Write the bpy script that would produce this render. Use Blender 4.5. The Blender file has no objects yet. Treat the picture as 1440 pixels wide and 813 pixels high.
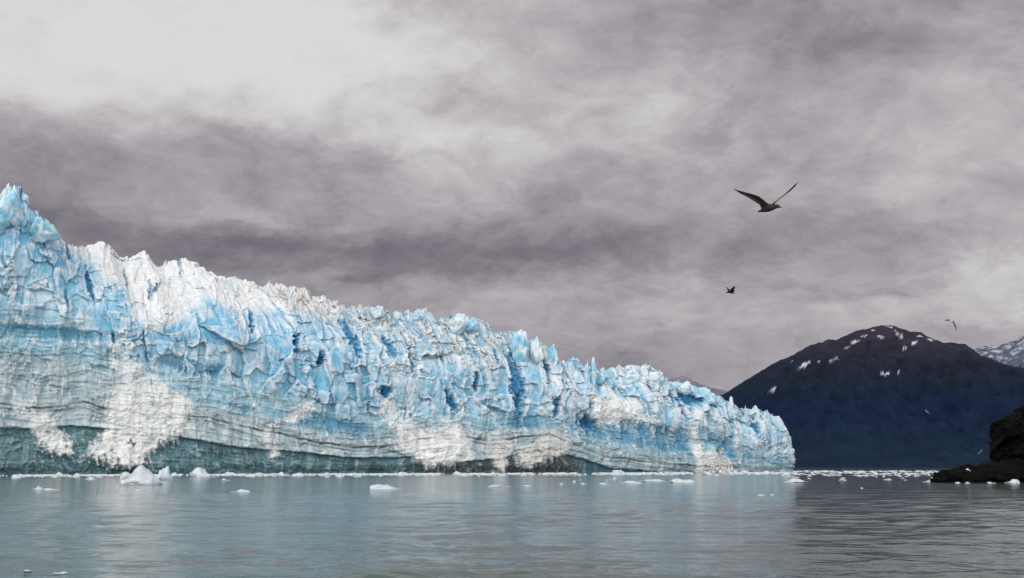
import bpy, bmesh, math, random
import numpy as np
from mathutils import Vector

random.seed(7)
rng = np.random.default_rng(11)
S = bpy.context.scene
COL = S.collection

# ------------------------------------------------------------------ camera model
W0, H0, F0 = 1440.0, 813.0, 1440.0
CAM_H = 3.0
HORIZON = 656.5
PITCH = math.atan((HORIZON - H0 / 2) / F0)
CP, SP = math.cos(PITCH), math.sin(PITCH)


def ray(px, py):
    """direction of the sight line through a photo pixel (works on arrays)"""
    a = (np.asarray(px, float) - W0 / 2) / F0
    b = (H0 / 2 - np.asarray(py, float)) / F0
    return np.stack(np.broadcast_arrays(a, CP - b * SP, SP + b * CP), -1)


def ground(px, py):
    d = ray(px, py)
    t = -CAM_H / d[..., 2]
    return d[..., :2] * t[..., None]


def at(px, py, Y):
    d = ray(px, py)
    return np.array([0, 0, CAM_H]) + d * (np.asarray(Y, float) / d[..., 1])[..., None]


def project(P):
    q = P - np.array([0, 0, CAM_H])
    zc = q[..., 1] * CP + q[..., 2] * SP
    yc = -q[..., 1] * SP + q[..., 2] * CP
    return W0 / 2 + F0 * q[..., 0] / zc, H0 / 2 - F0 * yc / zc


# ------------------------------------------------------------------ numpy noise
def hsh(ix, iy, seed):
    with np.errstate(over='ignore'):
        h = ix.astype(np.int64).astype(np.uint32) * np.uint32(374761393) + iy.astype(np.int64).astype(np.uint32) * np.uint32(668265263) + np.uint32((seed * 2246822519 + 97) & 0xffffffff)
        h = (h ^ (h >> np.uint32(13))) * np.uint32(1274126177)
        h = (h ^ (h >> np.uint32(16))) * np.uint32(2246822519)
        h = h ^ (h >> np.uint32(15))
    return h.astype(np.float64) / 4294967296.0


def perlin(x, y, seed=0):
    x, y = np.broadcast_arrays(np.asarray(x, float), np.asarray(y, float))
    ix, iy = np.floor(x), np.floor(y)
    fx, fy = x - ix, y - iy
    u = fx * fx * fx * (fx * (fx * 6 - 15) + 10)
    v = fy * fy * fy * (fy * (fy * 6 - 15) + 10)

    def g(a, b):
        an = hsh(ix + a, iy + b, seed) * 2 * np.pi
        return np.cos(an) * (fx - a) + np.sin(an) * (fy - b)
    n0 = g(0, 0) * (1 - u) + g(1, 0) * u
    n1 = g(0, 1) * (1 - u) + g(1, 1) * u
    return (n0 * (1 - v) + n1 * v) * 1.5


def fbm(x, y, octv=4, seed=0, gain=0.5, ridged=False):
    s, a, t = 0.0, 1.0, 0.0
    for i in range(octv):
        cr, sr = math.cos(.6 + 1.3 * i + seed * .37), math.sin(.6 + 1.3 * i + seed * .37)      # turn every octave so no lattice shows
        n = perlin((x * cr - y * sr) * 2.03 ** i + i * 17.3, (x * sr + y * cr) * 2.03 ** i - i * 9.1, seed + i)
        if ridged:
            n = 1 - 2 * np.abs(n)
        s = s + a * n
        t += a
        a *= gain
    return s / t


def worley(x, y, seed=0):
    """F1, F2, id of nearest, id of second nearest, vector from the nearest centre"""
    ix, iy = np.floor(x), np.floor(y)
    F1 = np.full(x.shape, 9.0); F2 = np.full(x.shape, 9.0)
    I1 = np.zeros(x.shape); I2 = np.zeros(x.shape)
    DX = np.zeros(x.shape); DY = np.zeros(x.shape)
    for a in (-1, 0, 1):
        for b in (-1, 0, 1):
            cx, cy = ix + a, iy + b
            px = cx + 0.5 + (hsh(cx, cy, seed) - .5) * .9
            py = cy + 0.5 + (hsh(cx, cy, seed + 1) - .5) * .9
            dx, dy = x - px, y - py
            d = np.hypot(dx, dy)
            idn = hsh(cx, cy, seed + 2)
            c1 = d < F1
            c2 = (~c1) & (d < F2)
            F2 = np.where(c1, F1, np.where(c2, d, F2)); I2 = np.where(c1, I1, np.where(c2, idn, I2))
            F1 = np.where(c1, d, F1); I1 = np.where(c1, idn, I1)
            DX = np.where(c1, dx, DX); DY = np.where(c1, dy, DY)
    return F1, F2, I1, I2, DX, DY


def facets(x, y, seed, tilt=1.0, vec=False):
    """blocky relief: every cell a randomly offset, randomly tilted plane"""
    F1, F2, I1, I2, DX, DY = worley(x, y, seed)
    a = (I1 * 91.7) % 1.0 * 2 - 1
    b = (I1 * 53.3) % 1.0 * 2 - 1
    return ((I1 * 2 - 1) * .7 + tilt * (a * DX + b * DY), F2 - F1, I1) + ((DX, DY) if vec else ())


def bricks(x, y, seed, tilt=.6):
    """upright rectangular blocks of uneven width and height, each at its own offset and tilt"""
    xi = x + .33 * np.sin(x * 2.1 + seed) + .21 * np.sin(x * 5.3 + 2 * seed)
    cx = np.floor(xi); fx = xi - cx - .5
    h0 = hsh(cx, cx * 0 + 1, seed)
    yi = y * (.7 + .7 * hsh(cx, cx * 0 + 2, seed)) + h0 * 7.3
    yi = yi + .3 * np.sin(yi * 1.9 + h0 * 6)
    cy = np.floor(yi); fy = yi - cy - .5
    a = hsh(cx, cy, seed + 3)
    v = (a * 2 - 1) * .75 + tilt * ((hsh(cx, cy, seed + 4) * 2 - 1) * fx + (hsh(cx, cy, seed + 5) * 1.4 - .9) * fy)
    edge = np.minimum(.5 - np.abs(fx), .5 - np.abs(fy))
    return v, edge, a, fy


def sst(a, b, x):
    t = np.clip((x - a) / (b - a), 0, 1)
    return t * t * (3 - 2 * t)


def blur(a, r, n=2):
    for _ in range(n):
        for ax in (0, 1):
            a = np.moveaxis(a, ax, 0)
            p = np.pad(a, ((r + 1, r), (0, 0)), mode='edge')
            c = np.cumsum(p, 0)
            a = (c[2 * r + 1:] - c[:-2 * r - 1]) / (2 * r + 1)
            a = np.moveaxis(a, 0, ax)
    return a


def lin(r, g, b):
    c = np.array([r, g, b]) / 255.0
    return np.where(c <= 0.04045, c / 12.92, ((c + 0.055) / 1.055) ** 2.4)


def mixc(c, col, m):
    return c * (1 - m[..., None]) + np.asarray(col) * m[..., None]


# ------------------------------------------------------------------ blender helpers
def new_mesh(name, V, Fq, colors=None, mat=None, smooth=True):
    me = bpy.data.meshes.new(name)
    V = np.asarray(V, np.float32)
    Fq = np.asarray(Fq, np.int32)
    n = Fq.shape[1]
    me.vertices.add(len(V)); me.vertices.foreach_set('co', V.ravel())
    me.loops.add(Fq.size); me.loops.foreach_set('vertex_index', Fq.ravel())
    me.polygons.add(len(Fq))
    me.polygons.foreach_set('loop_start', np.arange(0, Fq.size, n, dtype=np.int32))
    me.polygons.foreach_set('loop_total', np.full(len(Fq), n, np.int32))
    me.polygons.foreach_set('use_smooth', np.full(len(Fq), smooth, bool))
    me.update(calc_edges=True)
    me.validate()
    if colors is not None:
        paint(me, colors)
    if mat:
        me.materials.append(mat)
    return me


def paint(me, colors):
    at_ = me.color_attributes.new('tint', 'FLOAT_COLOR', 'POINT')
    c = np.ones((len(me.vertices), 4), np.float32)
    c[:, :3] = np.clip(colors, 0, 1)
    at_.data.foreach_set('color', c.ravel())


def link(name, me, parent=None, loc=(0, 0, 0)):
    o = bpy.data.objects.new(name, me)
    COL.objects.link(o)
    o.location = loc
    if parent:
        o.parent = parent
    return o


def tag(o, label=None, cat=None, group=None, kind=None):
    if label: o['label'] = label
    if cat: o['category'] = cat
    if group: o['group'] = group
    if kind: o['kind'] = kind
    return o


def grid_faces(R, C):
    i = np.arange(R * C).reshape(R, C)
    return np.stack([i[:-1, :-1], i[:-1, 1:], i[1:, 1:], i[1:, :-1]], -1).reshape(-1, 4)


def material(name, rough=.6, spec=.3, color=None, attr=True, noise=None, bump=None, ior=None, sss=0):
    m = bpy.data.materials.new(name)
    m.use_nodes = True
    nt = m.node_tree
    N, L = nt.nodes, nt.links
    p = N['Principled BSDF']
    p.inputs['Roughness'].default_value = rough
    p.inputs['Specular IOR Level'].default_value = spec
    if ior: p.inputs['IOR'].default_value = ior
    if sss:
        p.inputs['Subsurface Weight'].default_value = sss
        p.inputs['Subsurface Radius'].default_value = (.2, .35, .45)
        p.inputs['Subsurface Scale'].default_value = 1.0
    tc = N.new('ShaderNodeTexCoord')
    src = None
    if attr:
        a = N.new('ShaderNodeAttribute'); a.attribute_name = 'tint'
        src = a.outputs['Color']
    else:
        rgb = N.new('ShaderNodeRGB'); rgb.outputs[0].default_value = (*color, 1)
        src = rgb.outputs[0]
    if noise:
        sc, amt = noise
        n = N.new('ShaderNodeTexNoise'); n.inputs['Scale'].default_value = sc; n.inputs['Detail'].default_value = 5
        L.new(tc.outputs['Object'], n.inputs['Vector'])
        mr = N.new('ShaderNodeMapRange')
        mr.inputs['From Min'].default_value = .3; mr.inputs['From Max'].default_value = .7
        mr.inputs['To Min'].default_value = 1 - amt; mr.inputs['To Max'].default_value = 1 + amt
        L.new(n.outputs['Fac'], mr.inputs['Value'])
        mx = N.new('ShaderNodeVectorMath'); mx.operation = 'SCALE'
        L.new(src, mx.inputs[0]); L.new(mr.outputs[0], mx.inputs['Scale'])
        src = mx.outputs[0]
    L.new(src, p.inputs['Base Color'])
    if bump:
        sc, st, dist = bump
        n = N.new('ShaderNodeTexNoise'); n.inputs['Scale'].default_value = sc; n.inputs['Detail'].default_value = 6
        L.new(tc.outputs['Object'], n.inputs['Vector'])
        b = N.new('ShaderNodeBump'); b.inputs['Strength'].default_value = st; b.inputs['Distance'].default_value = dist
        L.new(n.outputs['Fac'], b.inputs['Height']); L.new(b.outputs[0], p.inputs['Normal'])
    return m


M_ICE = material('glacier_ice', rough=.6, spec=.2, noise=(.6, .07), bump=(1.6, .10, .15), sss=.18)
M_FLOE = material('floating_ice', rough=.5, spec=.3, noise=(3, .08), bump=(4, .4, .1))
M_BRASH = material('brash_ice', rough=.6, spec=.2, noise=(2, .1))
M_HILL = material('forested_slope', rough=.95, spec=.05, noise=(.012, .25))
M_ROCK = material('wet_dark_rock', rough=.75, spec=.12, noise=(.6, .45), bump=(1.5, .8, .5))
M_GULL = material('feathers', rough=.8, spec=.1, noise=(30, .15))
M_BEAK = material('beak', rough=.5, spec=.2, attr=False, color=(.03, .025, .02))
M_EYE = material('eye', rough=.2, spec=.5, attr=False, color=(.004, .004, .004))

# ================================================================== GLACIER
SKY = np.array([(-700, 250), (-500, 262), (-320, 255), (-200, 275), (-120, 268), (-60, 285), (-30, 272), (-12, 258), (0, 262), (6, 270), (12, 280), (18, 293), (22, 306), (26, 307), (33, 304), (42, 306), (50, 312), (58, 317), (63, 323),
                (70, 324), (80, 336), (92, 340), (105, 345), (118, 347), (135, 346), (150, 344), (163, 347), (176, 356), (190, 365), (205, 363), (226, 359),
                (240, 365), (252, 370), (266, 372), (276, 371), (286, 367), (306, 369), (320, 376), (335, 386), (350, 392), (362, 391), (376, 399), (390, 404),
                (407, 402), (424, 395), (437, 407), (450, 412), (470, 413), (485, 419), (500, 422), (515, 428), (530, 433), (550, 434), (570, 432), (580, 438),
                (595, 443), (612, 440), (625, 438), (640, 445), (655, 451), (665, 445), (690, 443), (705, 448), (720, 456), (735, 464), (748, 466), (762, 465),
                (775, 476), (790, 486), (800, 486), (815, 501), (820, 510), (830, 513), (840, 506), (850, 504), (856, 516), (868, 518), (880, 524), (890, 526),
                (900, 521), (915, 520), (930, 522), (945, 523), (957, 525), (962, 537), (975, 538), (985, 537), (1000, 541), (1010, 547), (1020, 549), (1030, 553),
                (1042, 558), (1048, 570), (1060, 574), (1075, 572), (1085, 576), (1094, 583), (1102, 588), (1112, 592), (1125, 596)], float)

A0 = ground(0, 668.0); B0 = ground(1106, 664.2)
fdir = (B0 - A0) / np.linalg.norm(B0 - A0)
fn = np.array([fdir[1], -fdir[0]])                      # towards the water and the camera


def foot_on_line(px):
    d = ray(px, 600.0)[..., :2]
    k = (A0[0] * fdir[1] - A0[1] * fdir[0]) / (d[..., 0] * fdir[1] - d[..., 1] * fdir[0])
    return d * k[..., None]


xs_main = np.concatenate([np.arange(-420, -20, 3.0), np.arange(-20, 1106, 0.9)])
P_main = foot_on_line(xs_main)
RC = 9.0                                                # rounded end of the front
cen = P_main[-1] - fn * RC
ang = np.linspace(0, math.radians(100), 46)[1:]
d_ = np.stack([fn[0] * np.cos(ang) + fdir[0] * np.sin(ang), fn[1] * np.cos(ang) + fdir[1] * np.sin(ang)], -1)
P_arc = cen + d_ * RC
back_dir = np.array([-d_[-1][1], d_[-1][0]])
if back_dir[1] < 0: back_dir = -back_dir
st = np.arange(1, 60)[:, None] * 1.6
P_back = P_arc[-1] + back_dir * st
P0 = np.concatenate([P_main, P_arc, P_back])
NRM = np.concatenate([np.repeat(fn[None], len(P_main), 0), d_, np.repeat(d_[-1:], len(P_back), 0)])
seg = np.linalg.norm(np.diff(P0, axis=0), axis=1)
s_arc = np.concatenate([[0], np.cumsum(seg)])
s_arc -= s_arc[np.argmin(np.abs(xs_main))]
NM = len(P_main)
xpx = np.concatenate([xs_main, 1106 + np.linspace(0.3, 16, len(P_arc)), 1122 + np.arange(len(P_back)) * 1.2])
dist0 = np.linalg.norm(P0, axis=1)
foot_px = project(np.column_stack([P0, np.zeros(len(P0))]))[1]
dist_eff = dist0.copy(); 
yfoot = 656.5 + (664.2 - 656.5) * 0 + CAM_H * F0 / (P0[:, 1])
ytop = np.interp(xpx, SKY[:, 0], SKY[:, 1])
RF, RB = 372, 48
tf = np.linspace(0, 1, RF)
X = np.repeat(xpx[None], RF, 0)
Yp = yfoot[None] + tf[:, None] * (ytop - yfoot)[None]
Sm = np.repeat(s_arc[None], RF, 0)
Zel = (HORIZON - Yp) / F0 * P0[:, 1][None] + CAM_H      # approximate height above the water
Hs = Zel[-1][None]
tt = np.repeat(tf[:, None], X.shape[1], 1)

# --- soft painted regions in terms of the front's own features
wx = X + 5 * fbm(X / 17, Yp / 17, 4, 41) + 3 * fbm(X / 5, Yp / 5, 3, 43)
wy = Yp + 5 * fbm(X / 17, Yp / 17, 4, 42) + 3 * fbm(X / 5, Yp / 5, 3, 44)


def ell(cx, cy, rx, ry, rot=0, soft=.35, fray=0):
    c, s = math.cos(math.radians(rot)), math.sin(math.radians(rot))
    dx, dy = wx - cx, wy - cy
    u, v = (dx * c + dy * s) / rx, (-dx * s + dy * c) / ry
    r = np.sqrt(u * u + v * v) + fray
    return 1 - sst(1 - soft, 1 + soft, r)


def poly(pts, soft=4.0, fray=0):
    """signed-distance polygon mask"""
    pts = np.array(pts, float)
    best = np.full(X.shape, 1e9); inside = np.zeros(X.shape, bool)
    for (x0, y0), (x1, y1) in zip(pts, np.roll(pts, -1, 0)):
        ex, ey = x1 - x0, y1 - y0
        t = np.clip(((wx - x0) * ex + (wy - y0) * ey) / (ex * ex + ey * ey + 1e-9), 0, 1)
        best = np.minimum(best, np.hypot(wx - x0 - t * ex, wy - y0 - t * ey))
        cond = ((y0 > wy) != (y1 > wy)) & (wx < (x1 - x0) * (wy - y0) / (y1 - y0 + 1e-9) + x0)
        inside ^= cond
    sd = np.where(inside, best, -best)
    return sst(-soft, soft, sd + fray)


def curve(pts, half, x0=None, x1=None, wob=1.0):
    pts = np.array(pts, float)
    yy = np.interp(X, pts[:, 0], pts[:, 1]) + wob * 2.2 * fbm(X / 26, X * 0 + 3.3, 4, 61)
    m = np.exp(-((Yp - yy) / half) ** 2)
    m = m * sst(pts[0, 0] - 6, pts[0, 0] + 6, X) * (1 - sst(pts[-1, 0] - 8, pts[-1, 0] + 8, X))
    return m


def above(pts, soft=4.0, warp=1.0):
    pts = np.array(pts, float)
    yy = np.interp(X, pts[:, 0], pts[:, 1])
    return sst(-soft, soft, yy - (Yp * (1 - warp) + wy * warp))


CHUTES = [
    [(165, 466), (182, 500), (206, 520), (232, 540), (268, 568), (272, 600), (246, 622), (222, 632), (205, 657), (168, 655), (148, 644), (120, 646), (132, 626), (152, 606), (150, 575), (160, 540), (150, 505)],
    [(12, 545), (36, 572), (62, 585), (96, 612), (112, 640), (80, 640), (56, 628), (40, 596), (18, 575)],
    [(532, 568), (553, 560), (575, 590), (604, 606), (624, 588), (650, 592), (660, 616), (668, 640), (640, 655), (606, 656), (588, 646), (570, 626), (548, 602)],
    [(680, 612), (700, 606), (722, 628), (716, 650), (704, 666), (694, 652), (684, 636)],
    [(726, 640), (742, 626), (770, 612), (800, 600), (806, 628), (782, 645), (756, 652), (738, 660)],
    [(832, 588), (842, 560), (870, 545), (905, 568), (918, 590), (880, 594), (858, 600)],
    [(972, 596), (978, 585), (984, 620), (990, 636), (1004, 628), (1010, 650), (1020, 664), (980, 666), (978, 640)],
    [(376, 600), (386, 612), (396, 640), (388, 648), (378, 630), (364, 612)],
    [(416, 574), (432, 560), (446, 566), (444, 582), (428, 592), (400, 596)],
]
frag = 11 * fbm(X / 24, Yp / 20, 5, 141, .65) + 9 * fbm((X - .35 * Yp) / 6, (Yp + X * .2) / 24, 4, 142)
chm = [poly(c, 5, .85 * frag * k_) for c, k_ in zip(CHUTES, (1.3, 1, 1.2, .8, 1, 1.4, .5, .7, .9))]
chm = [m * np.clip(.42 + .75 * (Yp - min(p[1] for p in c)) / (max(p[1] for p in c) - min(p[1] for p in c)) + .5 * fbm(X / 12, Yp / 12, 4, 260 + i), .15, 1) for i, (m, c) in enumerate(zip(chm, CHUTES))]
ch = np.max(chm, 0)
holes = sst(-.46, -.08, fbm((X - .3 * Yp) / 15, Yp / 15, 5, 147, .62) + .1)
spill = sst(.08, .42, fbm((X - .4 * Yp) / 7, Yp / 13, 5, 148, .62)) * np.clip(blur(ch, 22) * 1.6, 0, 1)
ch = np.clip(np.maximum(ch * holes, spill * .85), 0, 1)

snowcap = np.clip(poly([(66, 320), (96, 335), (130, 335), (180, 340), (240, 350), (420, 385), (520, 425), (500, 450), (430, 440), (340, 440), (300, 420), (262, 450), (212, 470), (186, 452), (178, 402), (138, 395), (126, 372), (88, 350)], 6), 0, 1)
dirtycap = poly([(380, 405), (430, 396), (520, 425), (640, 440), (770, 470), (760, 520), (700, 530), (650, 510), (560, 500), (520, 470), (440, 450)], 18) * (.5 + .5 * sst(-.2, .3, fbm(X / 14, Yp / 10, 4, 71)))
whiteR = poly([(770, 480), (800, 490), (835, 520), (850, 555), (905, 560), (930, 590), (1000, 575), (1010, 600), (960, 612), (880, 592), (820, 590), (790, 540)], 8)

# band of layered ice in the lower front
LOWTOP = [(-500, 420), (0, 432), (90, 452), (180, 500), (250, 520), (330, 545), (400, 560), (470, 580), (540, 590), (600, 590), (690, 590), (760, 585), (840, 600), (930, 612), (1010, 612), (1050, 630), (1130, 650)]
low = 1 - above(LOWTOP, 12)
BASE = [(-500, 596), (0, 603), (50, 605), (100, 600), (180, 606), (260, 617), (340, 630), (420, 636), (480, 643), (560, 644), (600, 642), (640, 650), (700, 645), (770, 630), (800, 640), (860, 658), (930, 664), (1120, 668)]
base = 1 - above(BASE, 2.0, .35)
MIDGREY = [(-500, 490), (0, 500), (90, 505), (180, 535), (260, 560), (340, 585), (420, 592), (500, 612), (600, 604), (690, 606), (770, 600), (850, 628), (930, 640), (1040, 646), (1120, 664)]
midgrey = (1 - above(MIDGREY, 7, .5)) * (1 - base)

bands = []
B1 = [(-500, 560), (0, 570), (60, 577), (118, 568), (170, 581), (220, 584), (262, 586), (300, 590), (340, 600), (400, 612), (440, 622), (500, 630), (545, 629), (600, 618), (640, 612), (690, 622), (770, 612), (800, 622), (830, 634), (860, 644), (900, 648), (940, 652), (985, 655), (1036, 656)]
lines = [
    (B1, 1.5, 1.0), ([(p[0], p[1] + 7 - 3 * math.sin(p[0] * .03)) for p in B1], 1.1, .7), ([(p[0], p[1] - 8 + 3 * math.sin(p[0] * .021)) for p in B1], .9, .45),
    ([(-400, 492), (0, 498), (50, 503), (100, 500), (180, 513)], 1.3, .6), ([(-400, 524), (0, 529), (40, 532), (90, 540), (150, 541)], 1.0, .5),
    ([(280, 541), (330, 545), (400, 568)], 1.0, .4),
    ([(-500, 595), (0, 602), (50, 604), (90, 600), (180, 606), (260, 617), (340, 631), (420, 636), (480, 644), (560, 644)], 1.2, .75),
]
dark_line = np.zeros(X.shape)
for pts, hw, k in lines:
    br = sst(-.35, .25, fbm(X / 30 + hw * 7, Yp / 60, 3, 77))
    dark_line = np.maximum(dark_line, curve(pts, hw, wob=1.4) * k * (.35 + .65 * br))
dark_line *= (1 - .75 * ch)

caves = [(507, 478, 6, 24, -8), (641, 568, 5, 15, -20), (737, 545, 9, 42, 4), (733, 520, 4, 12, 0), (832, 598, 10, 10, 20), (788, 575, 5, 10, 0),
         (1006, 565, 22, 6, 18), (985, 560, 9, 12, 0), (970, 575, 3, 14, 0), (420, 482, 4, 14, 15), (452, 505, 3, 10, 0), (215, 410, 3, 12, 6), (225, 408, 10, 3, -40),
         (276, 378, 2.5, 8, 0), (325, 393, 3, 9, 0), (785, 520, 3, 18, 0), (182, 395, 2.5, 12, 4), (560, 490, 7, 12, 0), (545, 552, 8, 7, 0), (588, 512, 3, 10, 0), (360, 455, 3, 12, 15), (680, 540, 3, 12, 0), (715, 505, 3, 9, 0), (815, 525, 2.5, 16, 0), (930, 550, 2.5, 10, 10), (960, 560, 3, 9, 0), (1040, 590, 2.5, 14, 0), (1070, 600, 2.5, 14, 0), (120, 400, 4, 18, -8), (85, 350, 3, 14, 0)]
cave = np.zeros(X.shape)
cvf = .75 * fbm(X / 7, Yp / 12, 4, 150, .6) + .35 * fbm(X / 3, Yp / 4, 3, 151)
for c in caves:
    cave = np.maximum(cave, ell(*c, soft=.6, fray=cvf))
bluepanel = np.zeros(X.shape)
for c in [(150, 435, 24, 36, 10), (30, 340, 30, 50, 0), (8, 310, 14, 50, 0), (65, 385, 42, 26, 15), (105, 400, 28, 40, 0), (235, 480, 40, 22, -20), (300, 470, 46, 40, 0), (280, 430, 24, 16, 0), (395, 500, 34, 60, 0),
          (560, 490, 22, 22, 0), (735, 520, 40, 70, 0), (440, 470, 46, 40, 0), (200, 505, 30, 14, 0), (330, 530, 44, 26, 10), (620, 545, 36, 40, 0), (480, 540, 66, 46, 10), (850, 515, 10, 18, 0),
          (870, 525, 20, 12, 20), (690, 470, 26, 26, 0), (1085, 600, 24, 26, 0), (1000, 565, 34, 16, 15), (900, 560, 30, 20, 0), (30, 450, 60, 26, 0), (820, 540, 16, 30, 0), (660, 560, 40, 40, 0), (350, 480, 30, 40, 0)]:
    bluepanel = np.maximum(bluepanel, ell(*c, soft=.5))
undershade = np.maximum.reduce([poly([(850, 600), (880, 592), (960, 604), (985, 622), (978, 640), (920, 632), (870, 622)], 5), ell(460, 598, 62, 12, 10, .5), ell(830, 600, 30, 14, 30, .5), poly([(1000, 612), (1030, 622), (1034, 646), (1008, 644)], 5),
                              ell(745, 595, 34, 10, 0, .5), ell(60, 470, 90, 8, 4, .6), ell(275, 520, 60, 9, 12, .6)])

# --- relief (metres, positive towards the water)
q = Sm + 2.5 * fbm(Sm / 20, Zel / 20, 3, 5) + .5 * fbm(Sm / 2.2, Zel / 3, 4, 7, .6) + 1.6 * fbm(Sm / 9, Zel / 11, 2, 207); r = Zel + 2.5 * fbm(Sm / 20, Zel / 20, 3, 6) + .55 * fbm(Sm / 2.2, Zel / 3, 4, 8, .6) + 2.2 * fbm(Sm / 9, Zel / 11, 2, 208)
rough = np.clip(1 - .72 * low, 0, 1) * (1 - .88 * ch) * (1 - .35 * snowcap)
colm, cg, cid = facets(q / 19 + 3, r / 60 + .3, 100, .8)
crev = np.exp(-(cg / .05) ** 2) * sst(.0, .3, fbm(Sm / 25, Zel / 25, 3, 55))
bl, bg_, bid, blx, bly = facets(q / 7.5, r / 11, 200, 1.1, True)
bm_, bmg, bmid, bmx, bmy = facets(q / 3.6, r / 4.8, 300, 1.2, True)
crumb = sst(-.10, .30, fbm(X / 42, Yp / 34, 3, 160) + .35 * fbm(X / 12, Yp / 12, 2, 161) - .22 * bluepanel + .15 * dirtycap)
bs_, bsg, bsid = facets(q / 1.9, r / 2.2, 400, 1.3)
bt_, btg, btid = facets(q / .95, r / 1.0, 450, 1.3)
k1, k1e, k1i, k1y = bricks(q / 6.0 + .25 * r / 7, r / 7.5, 910)
k2, k2e, k2i, k2y = bricks(q / 2.6 - .3 * r / 3, r / 3.0 + .2 * q / 3, 920)
k3, k3e, k3i, k3y = bricks(q / 1.2 + .35 * r / 2, r / 1.3 - .25 * q / 2, 930, .8)
fine = fbm(Sm / 3.2, Zel / 2.8, 5, 9, .6, True)
flute = fbm(Sm / 4.5, Zel / 40, 3, 12)
D = rough * (2.4 * colm - 2.0 * crev + 1.3 * bl + 1.6 * k1 + (.2 + .65 * crumb) * bm_ + (.2 + .85 * crumb) * k2 + (.04 + .4 * crumb) * bs_ + (.04 + .5 * crumb) * k3 + (.02 + .22 * crumb) * bt_ + (.04 + .35 * crumb) * fine + 1.2 * fbm(Sm / 6, Zel / 16, 4, 310)) \
    + low * (1.0 * flute + 1.2 * fbm(Sm / 12, Zel / 60, 3, 14) + (.05 + .2 * crumb) * fine + .2 * k1 + .25 * bl + (.03 + .14 * crumb) * bm_ + (.03 + .12 * crumb) * k2 + (.02 + .10 * crumb) * k3) + (1 - low) * .25 * flute
D += 3.6 * fbm(Sm / 42, Zel / 75, 3, 17) * (1 - .3 * low) + 1.6 * fbm((Sm + .35 * Zel) / 17, Zel / 32, 3, 18) * (1 - .5 * low)
rub = fbm(Sm / 1.6, Zel / 1.6, 4, 22, .6)
D = D + blur(ch, 5) * .7 + ch * (.12 * rub + 2.0 * fbm(Sm / 10, Zel / 10, 4, 24, .5) + .8 * fbm((Sm + .5 * Zel) / 3.5, Zel / 14, 3, 25) + .1 * bs_ + .12 * bt_ + .1 * k3)
D -= 4.2 * cave * (1 - ch)
D += 1.2 * blur(whiteR, 5) * (1 - cave)
lay = fbm(Sm / 60, (Zel + 3 * fbm(Sm / 40, Zel * 0, 2, 90)) / 1.6, 3, 31)
D += low * .2 * lay
b1y = np.interp(X, *np.array(B1).T)
lc = (Yp - b1y * .9 - .1 * 610) / 5.5 + .8 * fbm(X / 50, Yp / 30, 4, 191)
led = hsh(np.floor(lc), np.floor(lc) * 0 + 3, 192) * .6 + .4 * (lc - np.floor(lc))
D += low * (led - .5) * .5 * sst(-.4, .2, fbm(X / 35, Yp / 25, 3, 193))
D -= 1.4 * undershade
D -= .25 * dark_line
D -= base * 1.8 * sst(.0, 1.0, base) * (1 - .9 * ch)
D -= 1.6 * (1 - sst(0, 4.5, Zel)) * (1 - .5 * ch)                   # undercut at the waterline

kback = np.interp(xpx, [-700, -100, 20, 70, 130, 400, 520, 700, 820, 1000, 1060, 1106, 1300], [.15, .15, .12, .25, .75, .65, .5, .42, .3, .28, .2, .16, .16])[None]
tb = np.interp(xpx, [-700, 20, 130, 250, 420, 700, 1100], [.8, .8, .70, .66, .66, .6, .6])[None]
SB = Hs * (.10 * tt + kback * sst(tb, 1.25, tt) * 1.3)
# corner: front leans back a little more
OFF = D - SB

pos = np.zeros((RF, len(xpx), 3))
pos[..., :2] = P0[None] + NRM[None] * OFF[..., None]
dd = np.linalg.norm(pos[..., :2], axis=-1)
scale = np.where(np.arange(len(xpx)) < NM, 1, 0)[None] * (dd / dist0[None] - 1) + 1
jag_c, _, jid = facets(Sm / 4.2, OFF / 6, 510, 1.0)
jag = (2.0 * jag_c + 1.1 * facets(Sm / 1.7, OFF / 2.5, 520, 1.2)[0] + 3.0 * facets(Sm / 9.5, OFF / 12, 530, .8)[0])
pos[..., 2] = CAM_H + (Zel - CAM_H) * scale + jag * .7 * sst(.72, 1, tt) * np.clip(Hs / 60, .35, .9) * (1 - .45 * sst(90, 140, X) * (1 - sst(400, 470, X))) + 4.5 * fbm(Sm / 13, OFF / 30, 2, 540) * sst(.8, 1, tt) * np.clip(Hs / 70, .1, 1) + .35 * bm_ * rough * sst(.05, .3, tt)
pos[..., 2] = np.maximum(pos[..., 2], -.6)
pos[0, :, 2] = -1.2

# --- ice colours
WHITE = lin(236, 236, 236); PALE = lin(205, 226, 235); SKYB = lin(146, 204, 230); BLUE = lin(112, 190, 224); DEEP = lin(48, 130, 178)
TEAL = lin(138, 176, 188); DTEAL = lin(93, 131, 138); GREY = lin(176, 189, 191); DIRT = lin(72, 68, 64); BEIGE = lin(196, 191, 180); CREAM = lin(232, 233, 232)
big = fbm(X / 60, Yp / 45, 3, 81); mid = fbm(X / 18, Yp / 16, 4, 82); sml = fbm(X / 5, Yp / 5, 4, 83)
c = np.zeros(X.shape + (3,)) + PALE
c = mixc(c, SKYB, np.clip(.35 + .9 * big + .5 * mid, 0, 1) * .8)
c = mixc(c, BLUE, np.clip(bluepanel * (.7 + .6 * mid), 0, .88))
c = mixc(c, WHITE, sst(.0, .38, mid + .35 * sml + .12 - .28 * bluepanel) * .72)
c = mixc(c, CREAM, np.clip(snowcap * (.95 + .4 * mid), 0, 1) * .97)
c = mixc(c, CREAM, np.clip(whiteR * (.4 + .9 * mid), 0, 1) * .75)
c = mixc(c, BEIGE, np.clip(dirtycap * (.5 + .9 * mid), 0, 1) * .8)
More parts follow.
